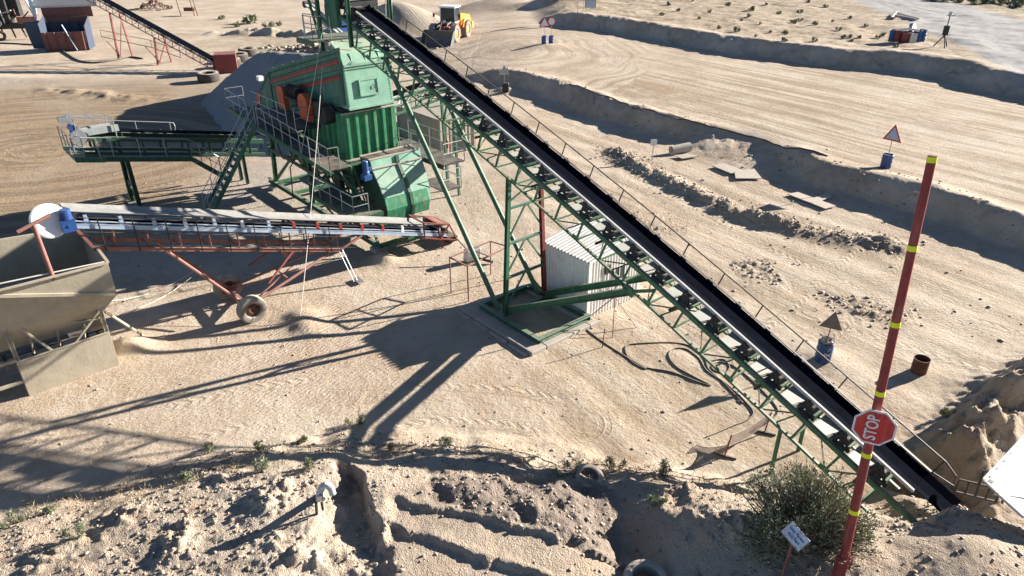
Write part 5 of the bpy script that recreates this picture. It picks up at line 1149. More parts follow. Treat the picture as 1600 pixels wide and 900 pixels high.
# safety sign by the bush
def safety_sign():
    p = GT(1222, 898); t = thing('safety_sign', 'small white safety harness sign tilted on a red post before the bush', 'sign', p)
    c = p + ZA * 1.16 + Vector((.03, -.06, 0)); b = MB(); b.bar(p - ZA * .2, c - Vector((0, -.03, 0)), .05, .05); b.path([c + Vector((.06, .0, -.2)), c + Vector((.12, 0, -.36)), c + Vector((.22, 0, -.34)), c + Vector((.24, 0, -.12)), c + Vector((.18, 0, 0))], .016, 6); obj('post', b, M['red_faded'], t)
    n = (cam_dir(c) + Vector((-.25, 0, -.15))).normalized(); up = Vector((.22, .2, 1)); up = (up - n * up.dot(n)).normalized(); right = up.cross(n)
    rr = (right * .92 - up * .36).normalized(); uu = n.cross(rr)
    b = MB(); b.obox(c, rr * .23, uu * .155, n * .006); sp = obj('sign_panel', b, M['sign_white'], t)
    e = MB()
    for s in (-1, 1): e.obox(c + uu * s * .155, rr * .235, uu * .006, n * .009); e.obox(c + rr * s * .23, uu * .15, rr * .006, n * .009)
    obj('sign_border', e, M['blue_pale'], sp)
    for s, dy in (('Safety Harness', .055), ('Hook Point', -.05)): obj('lettering', place_text(text_mesh(s, .094, .002, .002, .66), c + n * .008 + uu * dy, rr, uu), M['sign_blue'], sp)
safety_sign()

# ------------------------------------------------------------------ standpipe in the gully
p = Vector(G(503, 790, 1.0)); p.z = hz(p.x, p.y, True); t = thing('water_standpipe', 'bent grey pipe with black clamp legs standing in the gully', 'pipe', p)
hh = G(500, 772, 2.05)
b = MB(); b.path([hh + Vector((-.02, -.05, -.15)), hh + Vector((.0, 0, .05)), hh + Vector((.07, .03, .2)), hh + Vector((.16, .03, .27)), hh + Vector((.27, -.0, .2)), hh + Vector((.31, -.03, .03))], .085, 12); obj('gooseneck', b, M['pvc'], t, smooth=True)
b = MB(); b.path([hh + Vector((-.02, -.05, -.1)), p + Vector((-.05, 0, -.1))], .075, 10); b.bar(hh + Vector((-.1, -.05, -.1)), hh + Vector((-.12, -.1, -.55)), .05, .05); b.bar(hh + Vector((.03, -.08, -.12)), hh + Vector((.04, -.1, -.4)), .05, .05); obj('stand', b, M['black'], t)
b = MB(); b.lathe(hh + Vector((.09, -.1, -.05)), Vector((.5, -.8, .2)), [(.02, 0), (.05, 0), (.05, .03), (.02, .03)], 12); b.obox(hh + Vector((.02, -.08, -.02)), Vector((.06, 0, .02)), Vector((0, .05, 0)), Vector((0, 0, .07))); obj('valve', b, M['galv'], t)

# ------------------------------------------------------------------ red pipe stand, tripods, net barrier, hoses, ropes
def red_stand():
    pts = [GT(705, 458), GT(732, 471), GT(795, 436), GT(767, 429)]; t = thing('pipe_stand', 'open red pipe frame of four legs standing beside the concrete pad', 'frame', (pts[0] + pts[2]) / 2); tops = [p + ZA * h for p, h in zip(pts, (1.65, 1.6, 1.55, 1.6))]
    for p, q in zip(pts, tops): b = MB(); b.tube(p - ZA * .1, q, .026, 8); obj('leg', b, M['red_faded'] if p is not pts[1] else M['red_dark'], t)
    b = MB()
    for i in range(4): b.bar(tops[i], tops[(i + 1) % 4], .05, .05)
    b.bar(tops[0].lerp(tops[3], .5), tops[1].lerp(tops[2], .5), .04, .04); obj('top_frame', b, M['red_faded'], t)
    b = MB(); b.add([tops[0] - ZA * .05, tops[1] - ZA * .05, (tops[1] + tops[2]) / 2 - ZA * .28, (tops[0] + tops[3]) / 2 - ZA * .2], [[0, 1, 2, 3]]); 
red_stand()
p = GT(738, 408); b = MB(); b.obox(p + ZA * .35, Vector((.32, .2, 0)), Vector((-.1, .16, 0)), Vector((.02, 0, .3))); t = thing('barrow', 'tipped grey wheelbarrow tray with a black handle lying behind the red pipe frame', 'wheelbarrow', p); obj('tray', b, M['galv'], t, bevel=.06); b = MB(); b.bar(p + Vector((-.2, .1, .5)), p + Vector((-.75, .5, .95)), .05, .05); b.bar(p + Vector((.3, -.1, .2)), p + Vector((.95, -.3, .1)), .06, .12); obj('handle', b, M['black'], t)
def tripod():
    p = GT(956, 522); t = thing('red_tripod', 'thin red pipe tripod standing in front of the white shed', 'stand', p); apex = G(959, 478, 1.25) if False else GT(958, 500) + ZA * 1.05
    for q in (GT(957, 528), GT(995, 512), GT(912, 502)): b = MB(); b.tube(q, apex, .018, 6); obj('leg', b, M['red_dark'], t)
    b = MB(); b.tube(apex, apex + ZA * .9, .016, 6); b.path([apex + ZA * .9, apex + ZA * .8 + Vector((.08, 0, 0)), apex + ZA * .5 + Vector((.1, 0, 0)), apex + ZA * .4], .012, 5); obj('upright', b, M['red_dark'], t)
tripod()
p = GT(941, 543); b = MB(); b.tube(p - ZA * .05, p + ZA * .8 + Vector((.04, 0, 0)), .02, 6); o = obj('stake', b, M['rust']); tag(o, 'short rusty stake at the shed shadow below the red tripod', 'stake')
def net():
    A, B = GT(1132, 713), GT(1194, 676); t = thing('net_barrier', 'low faded net barrier on two red posts by the conveyor tail legs', 'barrier', (A + B) / 2)
    for q in (A, B): b = MB(); b.tube(q - ZA * .05, q + ZA * .78 + Vector((.1, .02, 0)), .022, 6); o = obj('post', b, M['red_dark'], t); b = MB(); b.bar(q + Vector((-.32, .12, .03)), q + Vector((.3, -.15, .03)), .05, .05); obj('foot', b, M['black'], t)
    C_ = GT(1075, 708); b = MB(); U = Vector((.1, .02, 0))
    def strip(b, p, q, r, s, n=34):
        for i in range(n + 1):
            f = i / n; sg = -.10 * math.sin(f * math.pi); b.tube(p.lerp(q, f) + ZA * sg, s.lerp(r, f) + ZA * sg, .006, 3)
        for j in range(12):
            g = j / 11; b.path([p.lerp(q, f / 8).lerp(s.lerp(r, f / 8), g) + ZA * (-.10 * math.sin(f / 8 * math.pi)) for f in range(9)], .006 if 0 < j < 11 else .012, 4)
    strip(b, A + ZA * .35, B + ZA * .35, B + ZA * .78 + U, A + ZA * .78 + U); strip(b, C_ + ZA * .02, A + ZA * .05, A + ZA * .42, C_ + Vector((.3, .3, .05))); obj('net', b, M['mesh_net'], t)
net()
def ground_line(name, label, cat, px, r, m, lift=.0, group=None, sub=6):
    pts = [GT(x, y) for x, y in px]; out = []
    for i in range(len(pts) - 1):                          # Catmull-Rom
        p0, p1, p2, p3 = pts[max(i - 1, 0)], pts[i], pts[i + 1], pts[min(i + 2, len(pts) - 1)]
        for k in range(sub):
            f = k / sub; q = .5 * ((2 * p1) + (p2 - p0) * f + (2 * p0 - 5 * p1 + 4 * p2 - p3) * f * f + (3 * p1 - p0 - 3 * p2 + p3) * f ** 3); q.z = hz(q.x, q.y, True) + r * .8 + lift; out.append(q)
    b = MB(); b.path(out, r, 6); o = obj(name, b, M[m], smooth=False); tag(o, label, cat, group); return o
ground_line('hose', 'thick black hose looping widely over the sand beside the shed', 'hose', [(905, 505), (935, 530), (975, 556), (1010, 577), (990, 568), (978, 552), (980, 540), (1005, 537), (1060, 537), (1085, 545), (1100, 560), (1108, 578), (1130, 598), (1165, 635)], .025, 'hose', group='hoses on the sand')
ground_line('hose', 'black hose in a tighter inner loop beneath the conveyor truss', 'hose', [(1010, 575), (1050, 582), (1090, 597), (1110, 603), (1080, 587), (1055, 572), (1045, 556), (1052, 546), (1072, 546), (1092, 560), (1105, 580), (1140, 605), (1175, 640), (1170, 655), (1140, 668), (1100, 685)], .025, 'hose', group='hoses on the sand')
ground_line('hose', 'small dark coil of hose on the orange patch under the conveyor', 'hose', [(1110, 565), (1130, 562), (1140, 575), (1128, 584), (1112, 575), (1125, 566), (1150, 575), (1180, 600), (1215, 640), (1200, 660), (1180, 668)], .024, 'hose', group='hoses on the sand')
ground_line('cable', 'black cable lying along the foot of the left spoil bank', 'cable', [(0, 68), (40, 70), (85, 73), (105, 85), (125, 96), (150, 99), (180, 95), (205, 90), (225, 93)], .09, 'hose')
ground_line('pipe', 'thin dark pipe running along the edge of the haul road bank', 'pipe', [(890, 132), (940, 150), (1000, 170), (1060, 187), (1100, 195), (1150, 208), (1185, 217), (1209, 226), (1240, 232), (1300, 247)], .05, 'hose')
def rope(name, label, a, b_, r=.018, sag=.0, m='rope'):
    n = 14; a, b_ = Vector(a), Vector(b_); b = MB(); b.path([a.lerp(b_, i / n) - ZA * sag * 4 * (i / n) * (1 - i / n) for i in range(n + 1)], r, 6); o = obj(name, b, M[m]); tag(o, label, 'rope')
rope('rope', 'pale rope hanging from the screening plant past the mobile conveyor to a sand heap', L(.9, -1.6, 8.0), GT(469, 494), .016, .25)
rope('rope', 'thin pale line beside the screen box end, running up to the tower', L(.8, -1.4, 9.6), L(1.1, -3.1, 4.2), .012, .05)
rope('cable', 'slack pale cable from the beige hopper towards the wheels of the mobile conveyor', GT(178, 480) + ZA * .3, GT(318, 425) + ZA * .35, .018, .35)
rope('cable', 'lower slack cable near the hopper stay', GT(190, 500) + ZA * .25, GT(300, 440) + ZA * .2, .014, .2)
rope('cable', 'thin dark cable stretched low from the red pipe frame to the sand heap', GT(730, 470) + ZA * .4, GT(485, 500) + ZA * .05, .012, .05, 'hose')
# rusty pipe roll and boards
p, q = GT(1048, 241), GT(1077, 235); t_ = MB(); ax_ = (q - p).normalized(); t_.lathe(p + ZA * .24, q - p, [(.29, 0), (.31, 0), (.31, (q - p).length), (.29, (q - p).length), (.27, (q - p).length), (.27, 0), (.29, 0)], 24); o = obj('steel_pipe', t_, M['wood'], smooth=True); tag(o, 'short wide tan pipe lying beside the bank gap', 'pipe')
def board(label, quad, th=.05):
    c = [GT(*k) for k in quad]; b = MB(); z = max(k.z for k in c) * .5 + sum(k.z for k in c) / 8 + .05; c = [Vector((k.x, k.y, .6 * k.z + .4 * z + .05)) for k in c]; b.prism(c, (0, 0, th)); o = obj('board', b, M['wood']); tag(o, label, 'board', 'boards lying on the lower yard')
board('pale tapered board beneath the wide tan pipe', [(1052, 246), (1066, 251), (1092, 246), (1075, 243)])
board('grey flat board, left one of the pair near the spoil bank', [(1113, 262), (1130, 258), (1165, 270), (1142, 274)])
board('whitish square board overlapping the grey board near the bank', [(1147, 271), (1178, 266), (1190, 282), (1149, 282)])
board('long cream board, right of the square boards by the ridge', [(1230, 306), (1246, 303), (1306, 325), (1289, 329)])
board('short cream board crossing the long one by the ridge', [(1258, 317), (1292, 304), (1298, 310), (1270, 321)])
board('grey sheet leaning on the bank behind the red pole', [(1424, 312), (1440, 300), (1452, 307), (1440, 316)])
# tyres half buried in front
p = GT(1008, 916); o = obj('tyre', tyre_mb(p + ZA * .12, (0.05, -.1, 1), .50, .34, .58), M['tyre_pale'], smooth=True); tag(o, 'pale dusty tyre lying flat at the bottom edge of the picture', 'tyre', 'old tyres lying about')
p = GT(919, 748); o = obj('tyre', tyre_mb(p + ZA * .0, (0.1, -.2, 1), .40, .22, .6), M['tyre_pale'], smooth=True); tag(o, 'small worn tyre half sunk in the foreground weeds', 'tyre', 'old tyres lying about')
lab = ['big black tyre at the top of the row beside the stockpile', 'black tyre just below the topmost one in the row', 'middle black tyre of the row beside the red bin', 'black tyre in front of the red bin corner', 'lone black tyre at the foot of the stockpile slope']
for (px, py), lb in zip([(388, 87), (374, 96), (362, 104), (351, 112), (327, 127)], lab):
    p = GT(px, py); o = obj('tyre', tyre_mb(p + ZA * .45, (.05, -.05, 1), 1.0, .85, .5), M['rubber'], smooth=True); tag(o, lb, 'tyre', 'tyres beside the stockpile')
p = GT(356, 112); b = MB(); b.obox(p + ZA * .9, Vector((.95, .3, 0)), Vector((-.3, .9, 0)), ZA * .9)
for k in range(6): b.obox(p + ZA * .9 + Vector((-.8 + k * .32, -.93 + k * .1, 0)), Vector((.06, .02, 0)), Vector((0, .05, 0)), ZA * .85)
o = obj('red_bin', b, M['red_dark']); tag(o, 'dark red ribbed bin at the foot of the far red conveyor', 'bin')

# ------------------------------------------------------------------ far-left crushing plant
def far_plant():
    o = GT(103, 80); t = thing('feeder_bin', 'blue and red steel feeder bin with open top at the far left', 'feeder', o); a = Vector((.96, .28, 0)); c = Vector((-.28, .96, 0))
    Q = lambda x, y, z: o + a * x + c * y + ZA * z
    b = MB(); b.prism([Q(-1.9, 0, 0), Q(2.3, 0, 0), Q(2.5, -.1, 2.1), Q(-2.0, -.1, 2.1)], c * .08); b.prism([Q(-1.9, 3, 0), Q(2.3, 3, 0), Q(2.5, 3, 3.4), Q(-2.0, 3, 3.4)], c * .08)
    for k in range(5): b.bar(Q(-1.5 + k * .9, -.05, .1), Q(-1.6 + k * .95, -.15, 2.1), .1, .1)
    obj('front_wall', b, M['maroon'], t)
    b = MB(); b.prism([Q(-2.0, 0, 0), Q(-2.0, 3, 0), Q(-2.1, 3, 3.6), Q(-2.1, 0, 3.0)], a * .08); b.prism([Q(-3.6, 1.5, .2), Q(-2.1, 1.2, .2), Q(-2.1, 1.0, 3.3), Q(-4.0, 1.6, 3.1)], c * .08); obj('side_wall', b, M['blue_dull'], t)
    b = MB(); b.prism([Q(2.4, 0, 0), Q(2.4, 3, 0), Q(2.5, 3, 3.4), Q(2.5, 0, 2.6)], a * .08); b.prism([Q(-2, 2.9, 1.0), Q(2.4, 2.9, 1.0), Q(2.4, 2.9, 2.8), Q(-2, 2.9, 2.8)], c * -.04)
    for k in range(5): b.bar(Q(-1.7 + k, 2.8, .9), Q(-1.7 + k, 2.8, 2.9), .12, .12)
    obj('inner_wall', b, M['blue_dull'], t)
    b = MB(); b.bar(Q(.4, -.3, 2.9), Q(1.3, -.3, .1), .28, .06); obj('chute_strip', b, M['blue_pale'], t)
    b = MB(); b.prism([Q(-2.2, 3.2, 3.3), Q(3.0, 3.4, 3.3), Q(3.0, 3.4, 4.4), Q(-2.2, 3.2, 4.4)], c * .1); obj('top_beam', b, M['maroon'], t)
    b = MB(); b.prism([Q(-3.0, 3.5, 4.5), Q(3.6, 3.7, 4.5), Q(3.2, 6.6, 6.4), Q(-3.4, 6.4, 6.4)], (0, 0, .1)); b.bar(Q(-3, 3.45, 4.45), Q(3.6, 3.65, 4.45), .1, .2); obj('grid_ramp', b, M['galv'], t)
    b = MB(); b.prism([Q(-3.1, 3.4, 3.0), Q(-3.5, 6.5, 4.5), Q(-4.4, 6.5, 7.0), Q(-3.9, 3.3, 6.4)], a * .1); obj('side_plate', b, M['blue_pale'], t)
    # chassis and machinery on the left of it
    o2 = GT(20, 62); t = thing('mobile_crusher', 'dark jumble of crusher machinery on wheels at the far left edge', 'crusher', o2); Q2 = lambda x, y, z: o2 + a * x + c * y + ZA * z
    b = MB(); b.obox(Q2(-.5, .5, 1.6), a * 3.6, c * .8, ZA * .3); b.obox(Q2(-1.5, 1, 3.4), a * 1.8, c * 1.0, ZA * 1.5); b.obox(Q2(.8, 1.5, 4.2), a * .6, c * .7, ZA * 1.6)
    for k in range(6): b.bar(Q2(-3 + k * 1.1, -.2, 1.4), Q2(-3.2 + k * 1.2, .1, .2), .14, .14); b.tube(Q2(-3 + k, -.4, 2.6), Q2(-2.2 + k, -.5, 3.3), .08, 6)
    obj('chassis', b, M['black'], t)
    for x in (-2.6, -1.0): obj('wheel', tyre_mb(Q2(x, -.6, .6), c, .6, .4, .5, 24), M['rubber'], t, smooth=True)
    b = MB(); b.obox(Q2(2.3, .4, 2.6), a * 1.1, c * .8, ZA * .06); b.obox(Q2(2.3, -.35, 2.3), a * 1.1, c * .05, ZA * .35); b.bar(Q2(1.2, -.4, 3.6), Q2(1.35, -.4, 2.0), .12, .1); obj('side_tray', b, M['red_faded'], t)
    b = MB(); b.lathe(Q2(-.9, -.8, 2.1), c, [(0, 0), (.5, 0), (.5, .2), (0, .2)], 18); b.bar(Q2(.0, -.6, 3.2), Q2(1.0, -.7, 3.5), .2, .14); b.bar(Q2(-.3, -.6, 3.9), Q2(-.1, -.6, 2.0), .18, .1); obj('flywheel', b, M['pan'], t)
far_plant()
def red_conveyor():
    P0 = GT(350, 112); P0.z += .6; d = Vector((-.87, .49, .31)).normalized(); n = 24.0; P1 = P0 + d * n; side = Vector((.49, .87, 0)); upn = side.cross(d); upn = upn if upn.z > 0 else -upn
    t = thing('red_conveyor', 'rusty red lattice conveyor sloping up to the left behind the stockpile', 'conveyor', GT(223, 93))
    b = MB(); b.obox((P0 + P1) / 2 + upn * .12, d * n / 2, side * .45, upn * .015); obj('belt', b, M['belt'], t)
    for s in (-1, 1):
        b = MB(); q = side * s * .5; b.bar(P0 + q, P1 + q, .09, .12); b.bar(P0 + q - upn * .7 + d * .6, P1 + q - upn * .7, .07, .08)
        for k in range(23): b.bar(P0 + q + d * (k + .6), P0 + q + d * (k + .6) - upn * .68, .05, .05); b.bar(P0 + q + d * (k + .6), P0 + q + d * (k + 1.6) - upn * .68, .04, .04)
        obj('truss_side', b, M['red_faded'] if s < 0 else M['red_dark'], t)
    for k in range(22):
        b = MB(); c = P0 + d * (k + 1.0); b.tube(c - side * .5 + upn * .04, c + side * .5 + upn * .04, .09, 8); b.obox(c - side * .56 + upn * .02, d * .2, side * .02, upn * .12); obj('idler', b, M['black'] if k % 2 else M['pan'], t)
    for k in (9.2, 16.0):
        for s in (-1, 1):
            c = P0 + d * k + side * s * .55 - upn * .7; b = MB(); b.bar(c, Vector((c.x + side.x * s * .3, c.y + side.y * s * .3, -.1)), .16, .16); obj('leg', b, M['red_dark'] if s < 0 else M['red_faded'], t)
        b = MB(); c = P0 + d * k; b.bar(Vector((c.x, c.y, .3)) - side * .7, Vector((c.x, c.y, c.z - 1.2)) + side * .5, .1, .1); b.bar(Vector((c.x, c.y, .2)) - side * .6, Vector((c.x + d.x * 3, c.y + d.y * 3, 1.6)), .1, .1); obj('leg_brace', b, M['red_faded'], t)
    b = MB(); pts = [P0 + d * 5 - side * .8 - upn * 1.1, P0 + d * 9 - side * 1.0 - upn * 1.6, P0 + d * 17 - side * 1.0 - upn * 3.6]; b.path(pts, .04, 5); b.path([q + ZA * .7 for q in pts], .03, 5)
    for q in pts: b.tube(q, q + ZA * .7, .03, 5)
    obj('handrail', b, M['red_dark'], t)
red_conveyor()
# scrap, frame and objects far back
p = GT(1417, 66); t = thing('drum_stack', 'cluster of blue drums and rusty trays on the scrub beyond the haul road', 'drum cluster', p)
for x, y in ((-1.3, .5), (1.1, .4), (1.7, .6)): obj('drum', drum_mb(p + Vector((x, y, 0)), 1.15, .42), M['blue_drum'], t, smooth=True)
b = MB(); b.obox(p + Vector((-.4, -.1, .5)), Vector((.55, .1, 0)), Vector((-.05, .3, .1)), Vector((0, -.1, .5))); b.obox(p + Vector((-1.2, .0, .6)), Vector((.2, .0, 0)), Vector((0, .3, .0)), ZA * .55); obj('rusty_tray', b, M['red_dark'], t); b = MB(); b.obox(p + Vector((.3, -.1, .45)), Vector((.4, .1, 0)), Vector((-.05, .35, 0)), ZA * .45); b.lathe(p + Vector((.3, .5, 1.3)), Vector((.6, -.7, .2)), [(0, 0), (.5, 0), (.5, .35), (0, .35)], 16); obj('grey_box', b, M['galv'], t)
b = MB(); b.path([p + Vector((-1.2, -.1, 1.2)), p + Vector((-.2, -.2, 1.35)), p + Vector((.9, -.1, 1.15))], .12, 6); obj('white_lid', b, M['white'], t)
p = GT(1471, 74); t = thing('survey_mast', 'thin mast with a dark battery box on a tripod by the gravel road', 'mast', p)
b = MB()
for a in range(3): b.tube(p + Vector((math.cos(a * 2.1 + .4), math.sin(a * 2.1 + .4), 0)) * .75, p + ZA * 1.15, .06, 5)
b.tube(p + ZA * .9, p + ZA * 3.1, .05, 6); obj('tripod', b, M['black'], t); b = MB(); b.obox(p + ZA * 1.6, Vector((.2, 0, 0)), Vector((0, .18, 0)), ZA * .45); obj('battery_box', b, M['black'], t); b = MB(); b.obox(p + ZA * 3.0 + Vector((.1, 0, 0)), Vector((.32, 0, 0)), Vector((0, .2, 0)), ZA * .05); b.lathe(p + ZA * 3.05, ZA, [(0, 0), (.16, 0), (.16, .3), (0, .3)], 10); obj('sensor_head', b, M['galv'], t)
lb = ['grey pole on the left of the loose pole pile by the gravel road', 'longest pole of the loose pile by the gravel road', 'lower pole of the loose pile by the gravel road', 'short tilted pole crossing the loose pole pile']
for (x0, y0, x1, y1), l_ in zip(((1392, 30, 1401, 21), (1398, 22, 1434, 32), (1396, 26, 1430, 33), (1390, 26, 1397, 31)), lb):
    A, B = GT(x0, y0), GT(x1, y1); b = MB(); b.tube(A + ZA * .2, B + ZA * .2, .14, 6); o = obj('pole', b, M['wood']); tag(o, l_, 'pole', 'loose poles by the gravel road')
A = GT(282, 26); t = thing('pipe_scaffold', 'spindly rusty frame of thin pipes standing on weeds at the far left', 'frame', A)
for x0, x1 in ((283, 281), (304, 301), (309, 306)): q = GT(x0, 25); b = MB(); b.tube(q, q + ZA * 2.6 + Vector((-.3, 0, 0)), .06, 5); obj('upright', b, M['rust'], t)
b = MB(); b.tube(GT(283, 25) + ZA * 2.5, GT(308, 25) + ZA * 2.5, .05, 5); b.obox(GT(298, 24) + ZA * .9, Vector((.8, 0, 0)), Vector((0, .3, 0)), ZA * .25); obj('cross_bar', b, M['rust'], t)
p = GT(241, 14); o = obj('scrap_heap', rubble_mb(p + ZA * .2, 1.0, 5, 8), M['rust']); bpy.data.objects.remove(o)
b = MB(); rr = random.Random(5)
for i in range(70):
    a_, d_ = rr.uniform(0, 6.28), 2.3 * math.sqrt(rr.random()); h_ = max(0, 1.5 * (1 - d_ / 2.4)); q = p + Vector((math.cos(a_) * d_ * 1.2, math.sin(a_) * d_, h_)); e = [Vector((rr.uniform(-1, 1), rr.uniform(-1, 1), rr.uniform(-.6, .6))).normalized() for _ in range(2)]; b.bar(q - e[0] * rr.uniform(.2, .7), q + e[0] * rr.uniform(.2, .7), rr.uniform(.05, .35), .06)
o = obj('scrap_heap', b, M['rust']); tag(o, 'heap of tangled rusty scrap near the top left', 'scrap heap')
# ------------------------------------------------------------------ plants
def leaf_mat(name, c0, c1):
    m = bpy.data.materials.new(name); m.use_nodes = True; nt = m.node_tree; bs = nt.nodes['Principled BSDF']; lk = nt.links.new
    geo = node(nt, 'ShaderNodeNewGeometry'); mx = node(nt, 'ShaderNodeMix', data_type='RGBA'); mx.inputs[6].default_value = (*c0, 1); mx.inputs[7].default_value = (*c1, 1); lk(geo.outputs['Random Per Island'], mx.inputs[0]); lk(mx.outputs[2], bs.inputs['Base Color'])
    bs.inputs['Roughness'].default_value = .7; bs.inputs['Specular IOR Level'].default_value = .25
    return m
M['leaf'] = leaf_mat('olive_leaf', (.085, .095, .045), (.38, .38, .24)); M['weed'] = leaf_mat('weed_leaf', (.14, .16, .08), (.38, .39, .25)); M['dry'] = leaf_mat('dry_grass', (.24, .18, .09), (.45, .36, .22)); M['twig'] = mat('twig_bark', (.14, .10, .07), .9, dust=.2, bump=0)
def leaf(b, p, d, ln, wd, rr):
    d = d.normalized(); s = d.cross(Vector((rr.uniform(-1, 1), rr.uniform(-1, 1), rr.uniform(-1, 1))))
    if s.length < 1e-3: s = d.orthogonal()
    s.normalize(); n = s.cross(d); q = p + d * ln * .5 + n * ln * .06
    b.add([p, q + s * wd / 2, p + d * ln, q - s * wd / 2], [[0, 1, 2, 3]])
def bush(name, c, rx, ry, h, nstem, nleaf, ln, wd, seed, m='leaf', label='', cat='bush', group=None, flop=.9):
    rr = random.Random(seed); c = Vector(c); t = thing(name, label, cat, c, group); st = MB(); lf = MB(); tips = []
    cl = [(rr.uniform(0, 6.283), math.sqrt(rr.random()), rr.uniform(.72, 1.15)) for _ in range(max(3, nstem // 9))]
    for i in range(nstem):
        ca, cr, ch_ = cl[i % len(cl)]; cx_, cy_ = math.cos(ca) * cr + rr.gauss(0, .13), math.sin(ca) * cr + rr.gauss(0, .13); a = math.atan2(cy_, cx_); rad = min(1.15, math.hypot(cx_, cy_)); hh = h * (1 - .5 * rad ** 2) * ch_ * rr.uniform(.75, 1.05)
        e = c + Vector((math.cos(a) * rx * rad, math.sin(a) * ry * rad, hh)); base = c + Vector((math.cos(a) * rx * rad * .25, math.sin(a) * ry * rad * .25, -.15)); mid = base.lerp(e, .55) + Vector((rr.uniform(-.1, .1), rr.uniform(-.1, .1), hh * .12)) * flop
        pts = [base, base.lerp(mid, .6), mid, mid.lerp(e, .6), e]; st.path(pts, [.018 * h, .014 * h, .01 * h, .007 * h, .003 * h], 4, False); tips.append(pts)
    per = nleaf // nstem
    for pts in tips:
        for k in range(per):
            f = rr.random() ** .6 * 4 * .999; i = int(f); p = pts[i].lerp(pts[i + 1], f - i) + Vector((rr.gauss(0, .05), rr.gauss(0, .05), rr.gauss(0, .05))) * h
            d = (pts[i + 1] - pts[i]).normalized() * .7 + Vector((rr.gauss(0, .7), rr.gauss(0, .7), rr.gauss(.25, .6))); leaf(lf, p, d, ln * rr.uniform(.6, 1.4), wd * rr.uniform(.7, 1.3), rr)
    obj('stems', st, M['twig'], t); obj('foliage', lf, M[m], t); return t
BC = GT(1245, 850)
bush('shrub', BC + Vector((.03, .22, -.15)), 1.42, 1.4, 1.8, 210, 15500, .115, .020, 4, 'leaf', 'big grey-green olive shrub at the foot of the red boom pole')
weeds = [((890, 750), .55, 'tall feathery weed left of the sunken foreground tyre'), ((960, 735), .5, 'leafy weed just right of the sunken tyre'), ((1037, 745), .5, 'upright pale weed midway between tyre and shrub'), ((1025, 790), .3, 'low weed at the lip of the grey hollow'), ((700, 700), .35, 'small weed near the cable shadow on the berm edge'), ((612, 706), .25, 'tiny tuft on the berm edge'), ((560, 660), .5, 'grey dead-looking weed where two shadow lines meet'), ((405, 705), .3, 'scraggy weed left of centre on the berm edge'), ((330, 705), .3, 'weed tuft on the berm edge below the shadow lines'), ((470, 690), .22, 'small tuft by the berm edge, left of the gully'), ((410, 738), .35, 'dark green low plant above the standpipe shadow'), ((480, 735), .3, 'dark low weed just left of the gully head'), ((125, 840), .4, 'green low plant near the bottom left corner'), ((90, 800), .35, 'sprawling weed on the left of the berm'), ((300, 755), .3, 'weed in the stony hollow on the left berm'), ((20, 825), .35, 'weed at the far left of the berm'), ((1480, 650), .3, 'pale weed on the spoil ridge near the buried belt end'), ((700, 790), .001, '')]
for i, ((px, py), h, l_) in enumerate(weeds):
    if not l_: continue
    c = GT(px, py); bush('weed_plant', c, h * .75, h * .6, h, 16, 520, .085, .018, 40 + i, 'weed', l_, 'weed', 'weeds on the foreground berm')
rr = random.Random(99)
proto = [bush('scrub_bush', (0, 0, -50), .55, .5, .6, 14, 420, .17, .06, 300 + k, 'leaf' if k != 2 else 'weed', 'x', 'bush') for k in range(3)]
M['scrub'] = leaf_mat('dry_scrub_leaf', (.14, .12, .07), (.34, .29, .19))
for p_ in proto: p_.children[1].data.materials[0] = M['scrub']
spots = [(1251, 20), (1243, 37), (1250, 33), (1238, 35), (1228, 55), (1380, 57), (1372, 60), (1317, 59), (1345, 60), (1270, 65), (1333, 65), (1178, 18), (1140, 10), (1186, 38), (1167, 27), (1160, 33), (1222, 65), (1205, 52), (1274, 40), (1219, 22), (1081, 2), (1042, 8), (1035, 25), (1062, 18), (1091, 30), (1120, 45), (1150, 50), (1290, 12), (1330, 30), (1300, 35), (1180, 58), (1265, 5), (1330, 60), (1110, 20), (1195, 8), (1400, 75), (1310, 48), (1352, 42)]
near_what = lambda x, y: ('top edge' if y < 15 else 'bank crest' if y > 52 else 'middle') 
for i, (px, py) in enumerate(spots):
    o = proto[i % 3] if i < 3 else copy_tree(proto[rr.randrange(3)]); c = GT(px, py); o.location = c; s = rr.uniform(.45, 1.1) * (1.5 if i in (0, 1, 5, 11) else 1); o.scale = (s, s, s * rr.uniform(.7, 1)); o.rotation_euler = (0, 0, rr.uniform(0, 6.28))
    o['label'] = 'small dry bush scattered on the pale scrub flat beyond the haul road'; o['group'] = 'dry bushes on the scrub flat'
for i, (px, py, s) in enumerate([(398, 36, 2.6), (375, 42, 1.6), (420, 44, 1.8), (350, 30, 1.3), (440, 40, 1.4)]):
    o = copy_tree(proto[i % 3]); o.location = GT(px, py); o.scale = (s, s, s * .8); o['label'] = 'low green bush on the weedy strip at the upper left'; o['group'] = 'bushes on the weedy strip'
for i, (px, py) in enumerate([(1470, 2), (1500, 3), (1530, 6), (1560, 6), (1590, 10), (1510, -6), (1545, -4), (1580, -2), (1450, -5), (1600, 4)]):
    o = copy_tree(proto[i % 3]); o.location = GT(px, py); s = rr.uniform(2.0, 3.2); o.scale = (s * 1.3, s * 1.3, s * .6); o['label'] = 'low dense green bush beyond the gravel road in the top right corner'; o['group'] = 'bushes beyond the gravel road'

